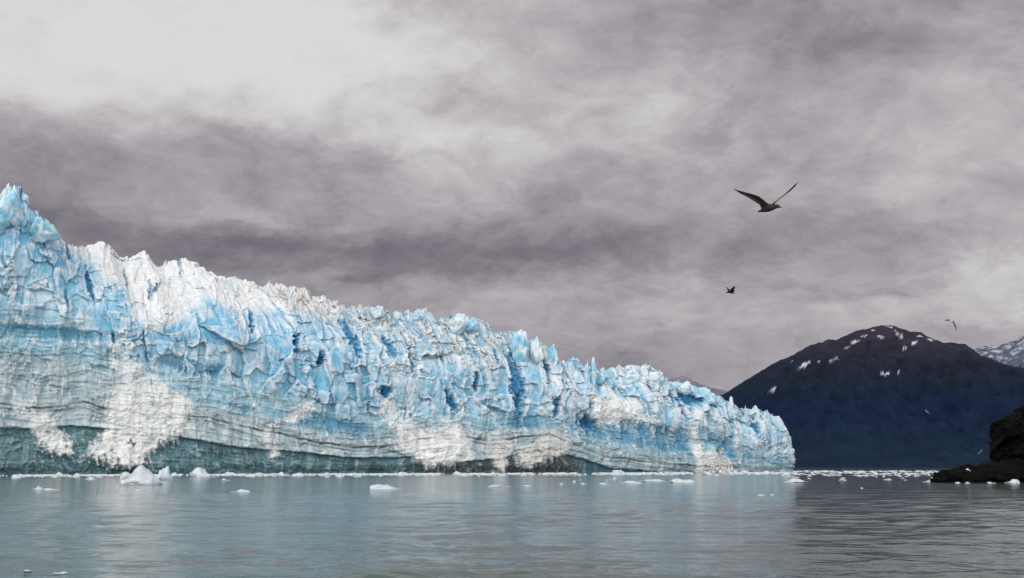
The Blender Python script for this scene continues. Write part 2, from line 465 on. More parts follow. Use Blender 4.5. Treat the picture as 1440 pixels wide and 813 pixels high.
# crumbly per-block tints
btone = (bid - .5) * 1.5 + (hsh(np.floor(bmid * 9999), np.zeros_like(bmid), 9) - .5) * .6
upp = (1 - low) * (1 - .5 * snowcap)
c = mixc(c, lin(122, 192, 226), np.clip(btone - .25 * bly, 0, .75) * upp * (1 - .7 * snowcap))
c = mixc(c, lin(92, 150, 182), np.clip(btone * .8 - .5 * bmy - .25, 0, .5) * upp)
c = mixc(c, lin(240, 242, 244), (sst(.12, .42, bly + .3 * sml) * .42 + sst(.1, .4, bmy + .25 * sml) * .3 * crumb) * upp)
c = mixc(c, lin(140, 168, 182), sst(.1, .45, fbm(X / 8, Yp / 30, 4, 170)) * .35 * upp)
c = mixc(c, lin(98, 172, 212), np.clip(k1i - .55, 0, .4) * 1.9 * upp * (1 - .4 * dirtycap) * (1 - .8 * snowcap))
c = mixc(c, lin(92, 150, 184), np.clip(k2i - .7, 0, .3) * 1.6 * upp * (1 - .7 * snowcap))
c = mixc(c, lin(240, 243, 245), (sst(.12, .42, k1y) * .35 + sst(.1, .4, k2y) * .45 * crumb + np.clip(k3i - .6, 0, .4) * .5 * crumb) * upp)
c = mixc(c, lin(86, 140, 172), ((1 - sst(.02, .09, k1e)) * .35 + (1 - sst(.03, .10, k2e)) * .22) * upp * rough * (1 - .85 * snowcap) * sst(-.3, .2, mid))
tint = np.where(bsid > .62, 1, 0) * .25 + (bmid - .5) * .5
c = mixc(c, WHITE, np.clip(tint, 0, .5) * (1 - low))
c = mixc(c, BLUE, np.clip(-tint, 0, .5) * .8 * (1 - low) * (1 - snowcap))
p2 = np.maximum.reduce([ell(150, 438, 24, 34, 8, .4, .35 * mid), ell(738, 540, 30, 62, 0, .5, .4 * mid), ell(228, 482, 34, 18, -20, .4, .4 * mid), ell(300, 468, 30, 30, 0, .5, .5 * mid), ell(100, 395, 34, 34, 0, .6, .5 * mid), ell(30, 345, 40, 50, 0, .6, .5 * mid),
                        ell(510, 470, 18, 34, 0, .5, .5 * mid), ell(562, 490, 18, 22, 0, .5, .5 * mid), ell(395, 500, 26, 60, -12, .5, .5 * mid), ell(1000, 563, 34, 16, 15, .5, .4 * mid), ell(640, 560, 22, 26, 0, .5, .5 * mid), ell(455, 530, 60, 40, 20, .5, .5 * mid)])
c = mixc(c, lin(106, 186, 222), np.clip(p2 * (.42 + .55 * mid), 0, .75) * (1 - .5 * snowcap))
c = mixc(c, lin(182, 178, 168), np.clip(dirtycap * (.25 + .9 * mid + .5 * sml), 0, .75))
c = mixc(c, lin(120, 112, 102), np.clip(dirtycap * 1.2 + .12, 0, 1) * sst(.2, .5, fbm(X / 7, Yp / 4.5, 4, 97, .6)) * .6)
# banded lower ice
lowc = np.zeros_like(c) + TEAL
lowc = mixc(lowc, SKYB, np.clip(.45 + .8 * big + .25 * mid + np.interp(X, [0, 200, 400, 700, 1100], [0, .1, .25, .1, .3]), 0, 1) * .85 * (1 - midgrey))
lowc = mixc(lowc, GREY, midgrey * .8)
stria = fbm(X / 90, (Yp - np.interp(X, *np.array(B1).T)) / 3.2, 4, 33, .65)
stria2 = fbm(X / 240, (Yp - np.interp(X, *np.array(B1).T) * .8) / 9, 3, 34, .6)
lowc = mixc(lowc, lin(70, 132, 156), sst(.05, .4, stria2) * .65 * (1 - .6 * midgrey))
lowc = mixc(lowc, lin(186, 208, 214), sst(.05, .4, -stria2) * .45)
lowc = mixc(lowc, lin(84, 146, 172), sst(-.1, .45, fbm(X / 45, Yp / 22, 4, 301)) * .6 * (1 - .5 * midgrey))
lowc = mixc(lowc, lin(92, 146, 170), sst(380, 900, X) * .35 * (1 - .5 * midgrey))
lowc = mixc(lowc, lin(84, 128, 146), np.clip(bid - .6, 0, .4) * 1.0)
lowc = mixc(lowc, lin(206, 220, 224), np.clip(led - .62, 0, .4) * 1.3)
lowc = mixc(lowc, PALE, sst(.02, .45, stria) * .55)
lowc = mixc(lowc, lin(110, 122, 124), sst(.05, .5, -stria) * .5)
c = c * (1 - low[..., None] * .93) + lowc * low[..., None] * .93
c = mixc(c, WHITE, low * sst(.2, .5, mid + .4 * sml) * .6 * (1 - base))
c = mixc(c, WHITE, low * sst(.22, .45, fbm((X - .25 * Yp) / 6, Yp / 26, 4, 149, .6)) * .8 * (1 - .6 * base))
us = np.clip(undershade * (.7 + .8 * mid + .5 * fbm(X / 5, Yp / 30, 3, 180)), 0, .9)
c = mixc(c, lin(62, 136, 170), us * (1 - ch))  # shade bands on the lower front, painted into the ice colour
# dark basal ice
bc = np.zeros_like(c) + DTEAL
bc = mixc(bc, lin(58, 86, 92), sst(-.1, .35, fbm(X / 34, Yp / 10, 4, 37)) * .85)
bc = mixc(bc, lin(140, 176, 182), sst(.22, .5, fbm(X / 7, Yp / 40, 3, 38)) * .5)
dirtR = sst(585, 640, X) * (1 - sst(800, 826, X))
bc = mixc(bc, lin(76, 76, 74), dirtR * .7)
bc = mixc(bc, lin(86, 132, 160), sst(810, 850, X) * .7)
c = c * (1 - base[..., None] * .96) + bc * base[..., None] * .96
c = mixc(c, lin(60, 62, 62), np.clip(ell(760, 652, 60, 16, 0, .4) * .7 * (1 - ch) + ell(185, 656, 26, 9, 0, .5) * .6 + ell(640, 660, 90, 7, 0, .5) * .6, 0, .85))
# rubble chutes
cc = np.zeros_like(c) + lin(240, 240, 238)
cc = mixc(cc, PALE, sst(.05, .5, rub) * .35)
cc = mixc(cc, lin(184, 206, 216), sst(0, .5, fbm((X - .3 * Yp) / 14, Yp / 20, 5, 145, .62)) * .6)
cc = mixc(cc, lin(120, 126, 130), sst(.24, .5, fbm(X / 5, Yp / 4.5, 3, 146)) * .22)
cc = mixc(cc, lin(190, 188, 184), sst(.2, .5, fbm(X / 9, Yp / 9, 4, 39)) * .35)
cc = mixc(cc, lin(176, 166, 154), np.maximum(chm[3], chm[4]) * .5)
c = c * (1 - ch[..., None]) + cc * ch[..., None]
# cavities: thick clear ice is bluer, weathered edges whiter
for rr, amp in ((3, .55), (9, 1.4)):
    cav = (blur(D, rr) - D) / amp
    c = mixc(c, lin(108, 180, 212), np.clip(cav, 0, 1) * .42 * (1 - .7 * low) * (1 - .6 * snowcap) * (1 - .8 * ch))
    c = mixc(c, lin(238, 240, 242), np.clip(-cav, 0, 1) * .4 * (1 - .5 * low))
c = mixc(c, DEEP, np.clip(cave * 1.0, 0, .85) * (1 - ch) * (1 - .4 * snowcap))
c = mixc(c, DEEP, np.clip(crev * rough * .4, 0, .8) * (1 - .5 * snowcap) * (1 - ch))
c = mixc(c, DIRT, np.clip(dark_line, 0, .85))
# dirt specks on top
c = mixc(c, lin(130, 118, 104), sst(.2, .55, fbm(X / 4, Yp / 4, 3, 95) + .3 * fbm(X / 18, Yp / 10, 3, 96) + .32 * dirtycap + .15 * snowcap - .12) * (.3 + .55 * dirtycap) * (1 - low))
c *= (1 + .10 * sml[..., None])

# --- top of the glacier running back from the brink
kb = np.linspace(0, 1, RB + 1)[1:] ** 1.35
dback = kb[:, None] * 150.0
topP = pos[-1]
inward = -NRM
Pb = np.zeros((RB, len(xpx), 3))
lim = np.minimum(dback, 150)
cornerscale = np.where(np.arange(len(xpx)) < NM, 1.0, .06)
cornerscale = np.minimum(cornerscale, np.clip((s_arc[NM - 1] + 8 - s_arc) / 160, .05, 1))
dloc = lim * cornerscale[None]
Pb[..., :2] = topP[None, :, :2] + inward[None] * dloc[..., None]
Sb = np.repeat(s_arc[None], RB, 0)
top_rel = (facets(Sb / 9.5, dloc / 11, 611, 1.0)[0] * 3.0 + facets(Sb / 4, dloc / 5, 621, 1.2)[0] * 1.5 + facets(Sb / 1.8, dloc / 2.2, 631, 1.2)[0] * .6)
fall = dloc * (.02 + .05 * np.interp(xpx, [0, 400, 1100], [0, 1, 1])[None])
Pb[..., 2] = topP[None, :, 2] - 1.5 - fall + top_rel * np.clip(Hs / 60, .3, 1) * sst(0, 6, dloc)
Pb[-1, :, 2] = -1
m2 = fbm(Sb / 5, dloc / 5, 4, 641)
cb = np.zeros(Pb.shape) + lin(226, 228, 228)
cb = mixc(cb, PALE, sst(-.1, .4, m2) * .7)
cb = mixc(cb, SKYB, sst(.0, .5, -m2) * .6 * np.interp(xpx, [0, 100, 300, 1100], [1, .4, .4, 1])[None])
cb = mixc(cb, BEIGE, sst(400, 460, np.repeat(xpx[None], RB, 0)) * (1 - sst(760, 800, np.repeat(xpx[None], RB, 0))) * .5)
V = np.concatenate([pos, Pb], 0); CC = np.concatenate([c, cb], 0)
RT = RF + RB
faces = grid_faces(RT, len(xpx))[:, ::-1]

glacier = bpy.data.objects.new('glacier', None)
COL.objects.link(glacier)
gp = ground(560, 667.0)
glacier.location = (gp[0], gp[1], 0)
tag(glacier, 'towering blue and white tidewater glacier front streaked with dark debris bands above the water', 'glacier')
GL = np.array([gp[0], gp[1], 0.0])

# regions of the front as parts: snow chutes, snow cap, basal ice, the cliff itself
part_id = np.zeros((RT, len(xpx)), int)
part_id[:RF][base > .5] = 1
part_id[:RF][snowcap > .5] = 2
part_id[RF:] = 3
for i, m in enumerate(chm):
    part_id[:RF][m > .5] = 10 + i
fid = part_id.reshape(-1)[faces[:, 0]]
Vf = V.reshape(-1, 3) - GL
Cf = CC.reshape(-1, 3)
for pid, nm, lb in [(0, 'ice_cliff', None), (1, 'basal_ice', 'dark teal ice along the waterline'), (2, 'snow_cap', 'white crevassed snow on the upper shoulder'), (3, 'glacier_top', None)] + [(10 + i, 'snow_chute', None) for i in range(len(CHUTES))]:
    sel = faces[fid == pid]
    if len(sel) == 0: continue
    u, inv = np.unique(sel, return_inverse=True)
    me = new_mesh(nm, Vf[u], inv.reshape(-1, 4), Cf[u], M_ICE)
    o = link(nm, me, glacier)
    if lb: o['label'] = lb


# --- separate towers standing along the brink
def lump(seed, nsub=4, blocky=1.0):
    """faceted ice block in a unit box, base at z=0"""
    rr = np.random.default_rng(seed)
    bm = bmesh.new()
    bmesh.ops.create_icosphere(bm, subdivisions=nsub, radius=1)
    co = np.array([v.co[:] for v in bm.verts])
    tri = np.array([[v.index for v in f.verts] for f in bm.faces])
    bm.free()
    planes = rr.normal(size=(16, 3)); planes /= np.linalg.norm(planes, axis=1)[:, None]
    off = rr.uniform(.62, .98, 16)
    dots = co @ planes.T
    k = np.min(np.where(dots > .05, off[None] / np.maximum(dots, .05), 9), 1)
    k = np.minimum(k, 1.25)
    co = co * k[:, None]
    nz = fbm(co[:, 0] * 2.3 + seed * 3.1 + co[:, 2], co[:, 1] * 2.3 + co[:, 2] * 1.7, 4, seed % 50)
    co = co * (1 + .16 * blocky * nz)[:, None]
    return co, tri


def serac(px, ptop, wpx, hpx, back, tone, seed, taper=.45, lean=0):
    base_p = foot_on_line(np.array([px]))[0] - fn * back
    Y = base_p[1]
    mpp = Y / F0
    pt = at(px, ptop, Y)
    co, tri = lump(seed, 4)
    z = co[:, 2]
    z = (z - z.min()) / (z.max() - z.min())
    w = wpx * mpp / 2; h = hpx * mpp
    sh = 1 - taper * z
    x = co[:, 0] * w * sh + lean * z * w
    y = co[:, 1] * w * 1.1 * sh
    vx = np.column_stack([x * fdir[0] - y * fn[0], x * fdir[1] - y * fn[1], pt[2] - h + z * h])
    vx[:, :2] += base_p
    pit = facets(co[:, 0] * 2.2 + co[:, 1], co[:, 2] * 2.2 + co[:, 1] * .6, seed, 1.2)[0] * .10 + fbm(co[:, 0] * 5 + seed, co[:, 2] * 5 + co[:, 1] * 3, 4, 8) * .08
    vx[:, :2] += np.outer(pit * w * 1.6, fn)
    vx[:, 2] += pit * h * .35 * sst(.3, 1, z)
    vx[:, 2] += .12 * h * fbm(x / w * 3 + seed, y / w * 3, 3, seed % 40) * z
    t1 = fbm(co[:, 0] * 2 + seed, co[:, 2] * 2, 4, 3)
    cw = np.zeros((len(co), 3)) + tone
    cw = mixc(cw, WHITE, sst(-.1, .3, t1 + .5 * fbm(co[:, 0] * 7, co[:, 2] * 7 + co[:, 1] * 5, 3, 4)) * .75 + .3 * sst(.75, 1, z))
    cw = mixc(cw, BLUE, sst(.05, .5, -t1) * .4)
    me = new_mesh('serac', vx - GL, tri, cw, M_ICE)
    link('serac', me, glacier)


for i, a in enumerate([
    (-6, 262, 44, 60, 7, SKYB, .5, -.1), (40, 304, 42, 40, 9, SKYB, .2, 0), (-50, 275, 70, 60, 8, SKYB, .4, 0),
    (424, 393, 30, 30, 60, WHITE, .8, 0), (150, 344, 40, 26, 66, CREAM, .4, 0), (226, 359, 34, 28, 62, CREAM, .35, 0), (300, 367, 40, 26, 60, PALE, .35, 0),
    (676, 442, 34, 30, 26, PALE, .25, 0), (697, 446, 24, 22, 24, SKYB, .4, .1), (622, 437, 18, 16, 30, SKYB, .5, 0), (565, 431, 22, 18, 30, PALE, .4, 0),
    (752, 464, 30, 60, 14, SKYB, .3, 0), (775, 474, 22, 40, 14, PALE, .4, 0), (799, 484, 20, 36, 14, SKYB, .5, 0), (842, 504, 10, 40, 10, SKYB, .5, 0), (850, 502, 10, 44, 9, SKYB, .5, .1),
    (868, 517, 22, 24, 12, SKYB, .5, 0), (915, 519, 36, 26, 16, PALE, .4, 0), (945, 522, 26, 24, 14, PALE, .45, .05), (980, 536, 26, 20, 10, PALE, .4, 0), (1012, 546, 22, 24, 10, SKYB, .4, 0),
    (1043, 557, 14, 36, 8, PALE, .5, 0), (1060, 572, 11, 30, 6, SKYB, .65, 0), (1075, 570, 12, 34, 6, PALE, .6, 0), (1089, 577, 12, 34, 5, SKYB, .55, 0), (1099, 586, 11, 40, 5, PALE, .4, .1)]):
    serac(*a[:6], seed=20 + i * 7, taper=a[6], lean=a[7])

# ================================================================== SPLASH of falling ice
def chunk_cloud(pts, radii, seed):
    """many small irregular lumps merged into one mesh"""
    rr = np.random.default_rng(seed)
    t = (1 + 5 ** .5) / 2
    ico = np.array([(-1, t, 0), (1, t, 0), (-1, -t, 0), (1, -t, 0), (0, -1, t), (0, 1, t), (0, -1, -t), (0, 1, -t), (t, 0, -1), (t, 0, 1), (-t, 0, -1), (-t, 0, 1)], float)
    ico /= np.linalg.norm(ico[0])
    tri = np.array([(0, 11, 5), (0, 5, 1), (0, 1, 7), (0, 7, 10), (0, 10, 11), (1, 5, 9), (5, 11, 4), (11, 10, 2), (10, 7, 6), (7, 1, 8), (3, 9, 4), (3, 4, 2), (3, 2, 6), (3, 6, 8), (3, 8, 9), (4, 9, 5), (2, 4, 11), (6, 2, 10), (8, 6, 7), (9, 8, 1)])
    n = len(pts)
    v = ico[None] * (radii[:, None, :] * rr.uniform(.65, 1.25, (n, 12, 1))) + pts[:, None, :]
    f = tri[None] + (np.arange(n) * 12)[:, None, None]
    return v.reshape(-1, 3), f.reshape(-1, 3)


sp0 = foot_on_line(np.array([998.0]))[0] + fn * 7
mpp = sp0[1] / F0
n = 1300
hz = rng.random(n) ** 1.9
hmax = 34 * mpp
spread = 24 * mpp * (1 - hz) * .55 + .5
jet = rng.choice(5, n)
jx = np.array([-9, -3, 4, 9, 13])[jet] * mpp
jh = np.array([.6, .8, 1.0, .7, .4])[jet]
pts = np.column_stack([jx * (.4 + .6 * hz) + rng.normal(size=n) * spread * .45, rng.normal(size=n) * 1.5, hz * hmax * jh])
rad = (rng.uniform(.15, .6, (n, 1)) * (1.15 - .7 * hz[:, None])) * np.array([[.9, .9, 1.7]])
vv, ff = chunk_cloud(pts, rad, 5)
me = new_mesh('calving_splash', vv, ff, np.zeros((len(vv), 3)) + np.zeros((len(vv), 3)) + lin(252, 252, 252))
o = link('calving_splash', me, None, (sp0[0], sp0[1], 0))
tag(o, 'white burst of spray and falling ice at the glacier foot near its seaward end', 'splash')

# ================================================================== WATER
ypx = np.concatenate([[656.56, 656.62, 656.7, 656.8, 656.95], np.arange(657.1, 662, .3), np.arange(662, 700, .5), np.arange(700, 840, .45), np.arange(840, 1300, 6)])
angs = np.concatenate([np.arange(-1900, -120, 30.0), np.arange(-120, 1560, 3.0), np.arange(1560, 3340, 30.0)])
d = CAM_H * F0 / (ypx - HORIZON)
GX = d[:, None] * ((angs - 720) / F0)[None]
GY = np.repeat(d[:, None], len(angs), 1)
WZ = np.zeros(GX.shape)
rw = np.random.default_rng(3)
spacing = np.gradient(-d)[:, None]
gustmap = (1 + .45 * (1 - sst(35, 80, GY)) * (1 - sst(-2, 8, GX))) * (.6 + .8 * fbm(GX / 14, GY / 30, 3, 15) + .25 * sst(-2, 18, GX - GY * .26))
for i in range(60):
    lam = 10 ** rw.uniform(math.log10(.45), math.log10(9))
    th = rw.normal(0, .55) + 1.45
    k = 2 * math.pi / lam
    amp = lam * .0031 * rw.uniform(.5, 1.3)
    fade = sst(2.2, 4.5, lam / np.maximum(spacing, .01))
    WZ += amp * fade * np.sin(k * (GX * math.cos(th) + GY * math.sin(th)) + rw.uniform(0, 6.28) + 1.5 * fbm(GX / (lam * 4), GY / (lam * 4), 2, 200 + i)) * gustmap
# a slow boat-wake swell in the foreground
wk = np.exp(-((GY - 30.5 - .28 * GX) / 1.1) ** 2) * sst(-9, -3, GX) * (1 - sst(0, 4, GX))
WZ += .10 * wk
Vw = np.stack([GX, GY, WZ], -1).reshape(-1, 3)
mw = bpy.data.materials.new('silty_water'); mw.use_nodes = True
nt = mw.node_tree; N, L = nt.nodes, nt.links
p = N['Principled BSDF']
p.inputs['Base Color'].default_value = (.072, .112, .104, 1)
p.inputs['Roughness'].default_value = .09
p.inputs['IOR'].default_value = 1.33
tc = N.new('ShaderNodeTexCoord')
prev = None
for sc, st_, dist, stretch in ((.12, .5, .55, .3), (.4, .5, .24, .4), (1.3, .4, .10, .5), (4.5, .3, .04, .7)):
    mp = N.new('ShaderNodeMapping'); mp.inputs['Scale'].default_value = (stretch, 1, 1)
    nz = N.new('ShaderNodeTexNoise'); nz.inputs['Scale'].default_value = sc; nz.inputs['Detail'].default_value = 3; nz.inputs['Distortion'].default_value = .6
    L.new(tc.outputs['Object'], mp.inputs['Vector']); L.new(mp.outputs[0], nz.inputs['Vector'])
    b = N.new('ShaderNodeBump'); b.inputs['Strength'].default_value = st_; b.inputs['Distance'].default_value = dist
    L.new(nz.outputs['Fac'], b.inputs['Height'])
    if prev: L.new(prev.outputs[0], b.inputs['Normal'])
    prev = b
L.new(prev.outputs[0], p.inputs['Normal'])
me = new_mesh('water', Vw, grid_faces(len(ypx), len(angs))[:, ::-1], None, mw)
tag(link('water', me), 'grey green silty fjord water', None, None, 'structure')

# ================================================================== MOUNTAINS
def mountain(name, sky, x0, x1, dx, Yf, Yr, Yb, rows, colour, spur, seed, zf=1.0):
    sky = np.array(sky, float)
    px = np.arange(x0, x1, dx)
    ys = np.interp(px, sky[:, 0], sky[:, 1])
    v = np.concatenate([np.linspace(0, 1, rows), np.linspace(1, 2, rows // 4)[1:]])
    ridgeY = Yr * np.ones(len(px))
    zr = (HORIZON - ys) / F0 * ridgeY * (1.0) + CAM_H
    # exact: height on the sight line at that depth
    zr = at(px, ys, ridgeY)[:, 2]
    P = np.zeros((len(v), len(px), 3))
    for j, t in enumerate(v):
        if t <= 1:
            Y = Yf + (ridgeY - Yf) * t
            z = zr * (t ** 1.08)
        else:
            Y = ridgeY + (Yb - ridgeY) * (t - 1)
            z = zr * (1 - (t - 1) * .9)
        P[j, :, 0] = (px - 720) / F0 * ridgeY * (1 + (Y / ridgeY - 1) * .55)
        P[j, :, 1] = Y
        P[j, :, 2] = z
    tcol = np.clip(v, 0, 2)[:, None]
    bell = np.where(tcol < 1, np.clip(tcol * (1 - tcol) * 4, 0, 1), 0)
    n1 = fbm(P[..., 0] / 420 + .5 * P[..., 1] / 900, P[..., 1] / 1300, 6, seed, .55, True)
    P[..., 2] += spur * (n1 - .2) * bell * (zr[None] / zr.max())
    n2 = fbm(P[..., 0] / 90, P[..., 1] / 90, 4, seed + 9, .5, True)
    P[..., 2] += spur * .13 * n2 * np.clip(tcol * 3, 0, 1) * np.clip(1.15 - np.abs(tcol - 0) * .95, .18, 1)
    P[..., 2] += zr[None] * .018 * fbm(P[..., 0] / 75, P[..., 1] / 300, 4, seed + 21, .6) * np.clip(tcol * 1.5, 0, 1)
    P[0, :, 2] = -8
    qx, qy = project(P)
    cc = colour(qx, qy, P, tcol * np.ones_like(qx), n1, n2)
    me = new_mesh(name, P.reshape(-1, 3), grid_faces(*qx.shape), cc.reshape(-1, 3), M_HILL)
    return link(name, me)


PATCH = [(1131, 513, 12, 3.4, -32), (1172, 506, 7.5, 2.3, -22), (1087, 547.5, 7.5, 2.4, -36), (1203, 480.5, 8, 2.6, -12), (1245.5, 524.8, 8, 2.2, -3), (1262, 524, 4, 2, 0), (1238, 474, 6, 2.2, 10),
         (1265, 471, 8, 3.6, 42), (1285.5, 482.5, 5.5, 3, -35), (1308.5, 477.6, 7, 1.8, 16), (1294, 473.5, 6, 1.5, 14), (1272, 489.5, 3, 4, 20), (1228, 464.5, 4, 1.6, -12), (1216, 472.5, 6, 1.7, -20), (1252, 459.6, 5, 1.3, 0),
         (1192, 489, 4, 2, -30), (1113, 508, 3, 1.2, -30), (1258, 466, 3, 2, 40), (1151, 508, 3, 1.2, -30)]


def main_col(qx, qy, P, t, n1, n2):
    k = sst(470, 560, qy)
    c = np.zeros(qx.shape + (3,)) + lin(43, 42, 55)
    c = mixc(c, lin(32, 37, 54), sst(470, 500, qy + 10 * n1))
    c = mixc(c, lin(23, 35, 61), sst(515, 570, qy + 12 * n1))  # navy carries the blue aerial haze, mixed into the slope colour
    c = mixc(c, lin(26, 42, 58), sst(575, 640, qy) * .8)
    c = mixc(c, lin(30, 42, 50), sst(.1, .6, n1) * .5 * sst(490, 520, qy) * (1 - sst(540, 580, qy)))
    c = mixc(c, lin(60, 57, 68), sst(.0, .5, n2 + .5 * n1) * .5 * (1 - sst(480, 520, qy)))
    c = mixc(c, lin(17, 24, 40), sst(.0, .5, -n1) * .55)
    wqx = qx + 5 * fbm(qx / 5, qy / 4, 4, 7, .6); wqy = qy + 3.2 * fbm(qx / 5, qy / 4, 4, 8, .6)
    for (a, b, rx, ry, rot) in PATCH:
        cs, sn = math.cos(math.radians(rot)), math.sin(math.radians(rot))
        dx, dy = wqx - a, wqy - b
        rr = np.hypot((dx * cs + dy * sn) / rx, (-dx * sn + dy * cs) / (ry * .82))
        c = mixc(c, lin(206, 206, 216), (1 - sst(.45, .95, rr + .5 * fbm((qx - .6 * qy) / 3, qy / 5, 3, 11))) * .92)
    return c


o = mountain('mountain', [(700, 640), (850, 615), (960, 585), (1028, 549), (1045, 538), (1060, 529), (1085, 514), (1098, 507), (1110, 504), (1125, 496), (1140, 488), (1155, 483), (1168, 478.5), (1180, 479), (1190, 474), (1205, 467),
                          (1215, 464), (1228, 461.5), (1240, 458.5), (1252, 457.5), (1262, 460), (1270, 463), (1285, 468), (1300, 473), (1315, 478), (1330, 482), (1345, 483.5), (1361, 485), (1367, 490), (1372, 497), (1390, 503), (1410, 512), (1440, 520), (1520, 535), (1700, 540), (1900, 500), (2200, 480)],
             780, 2100, 2.2, 3400, 4900, 7000, 260, main_col, 230, 3)
tag(o, 'dark blue forested mountain with snow patches near its summit', None, None, 'structure')


def snow_col(qx, qy, P, t, n1, n2):
    c = np.zeros(qx.shape + (3,)) + lin(84, 92, 112)
    s = fbm(qx / 9 + qy / 7, qy / 3.5, 4, 19)
    c = mixc(c, lin(172, 175, 186), sst(.0, .3, s + .004 * (500 - qy)))
    c = mixc(c, lin(44, 50, 72), sst(500, 525, qy))
    return c


o = mountain('snowy_mountain', [(1300, 520), (1340, 505), (1360, 494), (1372, 490), (1385, 488), (1398, 487), (1410, 485), (1420, 482), (1430, 478), (1440, 474), (1470, 462), (1540, 440), (1700, 430), (1900, 460), (2100, 500)],
             1260, 2100, 2.2, 6800, 9000, 12000, 160, snow_col, 220, 31)
tag(o, 'far snow streaked mountain ridge', None, None, 'structure')


def haze_col(qx, qy, P, t, n1, n2):
    c = np.zeros(qx.shape + (3,)) + lin(118, 118, 136)
    c = mixc(c, lin(142, 139, 152), (1 - sst(524, 548, qy + 8 * n1)) * .7)
    return c


o = mountain('misty_hill', [(820, 560), (880, 540), (930, 536), (950, 532), (960, 529), (970, 534), (985, 540), (1000, 545), (1012, 548), (1025, 551), (1050, 556), (1100, 560), (1200, 600)],
             800, 1200, 2.5, 9000, 11000, 14000, 90, haze_col, 120, 47)
tag(o, 'hazy purple hill half lost in cloud', None, None, 'structure')

# ================================================================== DARK ROCK POINT
def super_lump(c, r, e, n=48, rot=0):
    u = np.linspace(0, 2 * np.pi, n, endpoint=False); v = np.linspace(-np.pi / 2, np.pi / 2, n // 2)
    U, Vv = np.meshgrid(u, v)
    f = lambda w, k: np.sign(w) * np.abs(w) ** k
    P = np.stack([f(np.cos(Vv), e) * f(np.cos(U), e) * r[0], f(np.cos(Vv), e) * f(np.sin(U), e) * r[1], f(np.sin(Vv), e) * r[2]], -1)
    cs, sn = math.cos(rot), math.sin(rot)
    P = np.stack([P[..., 0] * cs - P[..., 1] * sn, P[..., 0] * sn + P[..., 1] * cs, P[..., 2]], -1) + np.array(c)
    R, C = U.shape
    i = np.arange(R * C).reshape(R, C)
    j = np.roll(i, -1, 1)
    F_ = np.stack([i[:-1], j[:-1], j[1:], i[1:]], -1).reshape(-1, 4)
    return P.reshape(-1, 3), F_


def remeshed(parts, voxel):
    Vs, Fs, o_ = [], [], 0
    for v_, f_ in parts:
        Vs.append(v_); Fs.append(f_ + o_); o_ += len(v_)
    me = new_mesh('shape', np.concatenate(Vs), np.concatenate(Fs))
    ob = bpy.data.objects.new('shape', me); COL.objects.link(ob)
    m = ob.modifiers.new('r', 'REMESH'); m.mode = 'VOXEL'; m.voxel_size = voxel
    dg = bpy.context.evaluated_depsgraph_get()
    res = bpy.data.meshes.new_from_object(ob.evaluated_get(dg))
    bpy.data.objects.remove(ob); bpy.data.meshes.remove(me)
    return res


def co_of(me):
    a = np.empty(len(me.vertices) * 3, np.float32); me.vertices.foreach_get('co', a)
    return a.reshape(-1, 3).astype(float)


def set_co(me, a):
    me.vertices.foreach_set('co', np.asarray(a, np.float32).ravel()); me.update()


YR = 205.0
rk = YR / F0


def rp(px, py, dY=0):
    return at(px, py, YR + dY)


parts = []
for (px, py, w, h, dY, e, dep) in [(1347, 677, 36, 15, 0, .9, 5), (1380, 677, 38, 21, 4, .8, 8), (1425, 675, 46, 24, 7, .8, 9), (1466, 640, 54, 62, 14, .62, 12), (1456, 612, 36, 32, 16, .8, 9), (1520, 640, 80, 96, 22, .7, 18), (1640, 640, 110, 130, 34, .75, 26), (1327, 677, 18, 8, -1, 1, 3)]:
    P = rp(px, py, dY)
    parts.append(super_lump(P, (w * rk, dep, h * rk), e))
rock = remeshed(parts, .32)
co = co_of(rock)
nr = np.empty(len(co) * 3, np.float32); rock.vertices.foreach_get('normal', nr); nr = nr.reshape(-1, 3)
fr = facets(co[:, 0] / 2.6 + co[:, 2] * .3, co[:, 2] / 2.0 + co[:, 1] * .25, 810, 1.2)[0] * .8 + facets(co[:, 0] / 1.0 + co[:, 1] * .4, co[:, 2] / .9, 820, 1.2)[0] * .35 + .9 * fbm(co[:, 0] / 5 + co[:, 1] / 6, co[:, 2] / 5, 4, 830)
co2 = co + nr * fr[:, None]
rb = rp(1400, 678, 6)
rc = np.zeros(co.shape) + lin(5, 5, 6)
rc = mixc(rc, lin(10, 10, 11), sst(.0, .5, fbm(co[:, 0] / 1.5, co[:, 2] / 1.2 + co[:, 1] / 2, 4, 840)) * .6)
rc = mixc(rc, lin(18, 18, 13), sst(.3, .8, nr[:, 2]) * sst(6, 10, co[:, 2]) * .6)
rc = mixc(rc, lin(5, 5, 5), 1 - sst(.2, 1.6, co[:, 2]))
rorg = np.array([rb[0], rb[1], 0])
set_co(rock, co2 - rorg)
rock.polygons.foreach_set('use_smooth', np.zeros(len(rock.polygons), bool))
paint(rock, rc); rock.materials.clear(); rock.materials.append(M_ROCK)
rock.name = 'rocky_point'
o = link('rocky_point', rock, None, rorg)
tag(o, 'black rocky point with a low tongue of rock running out into the water', 'rock')

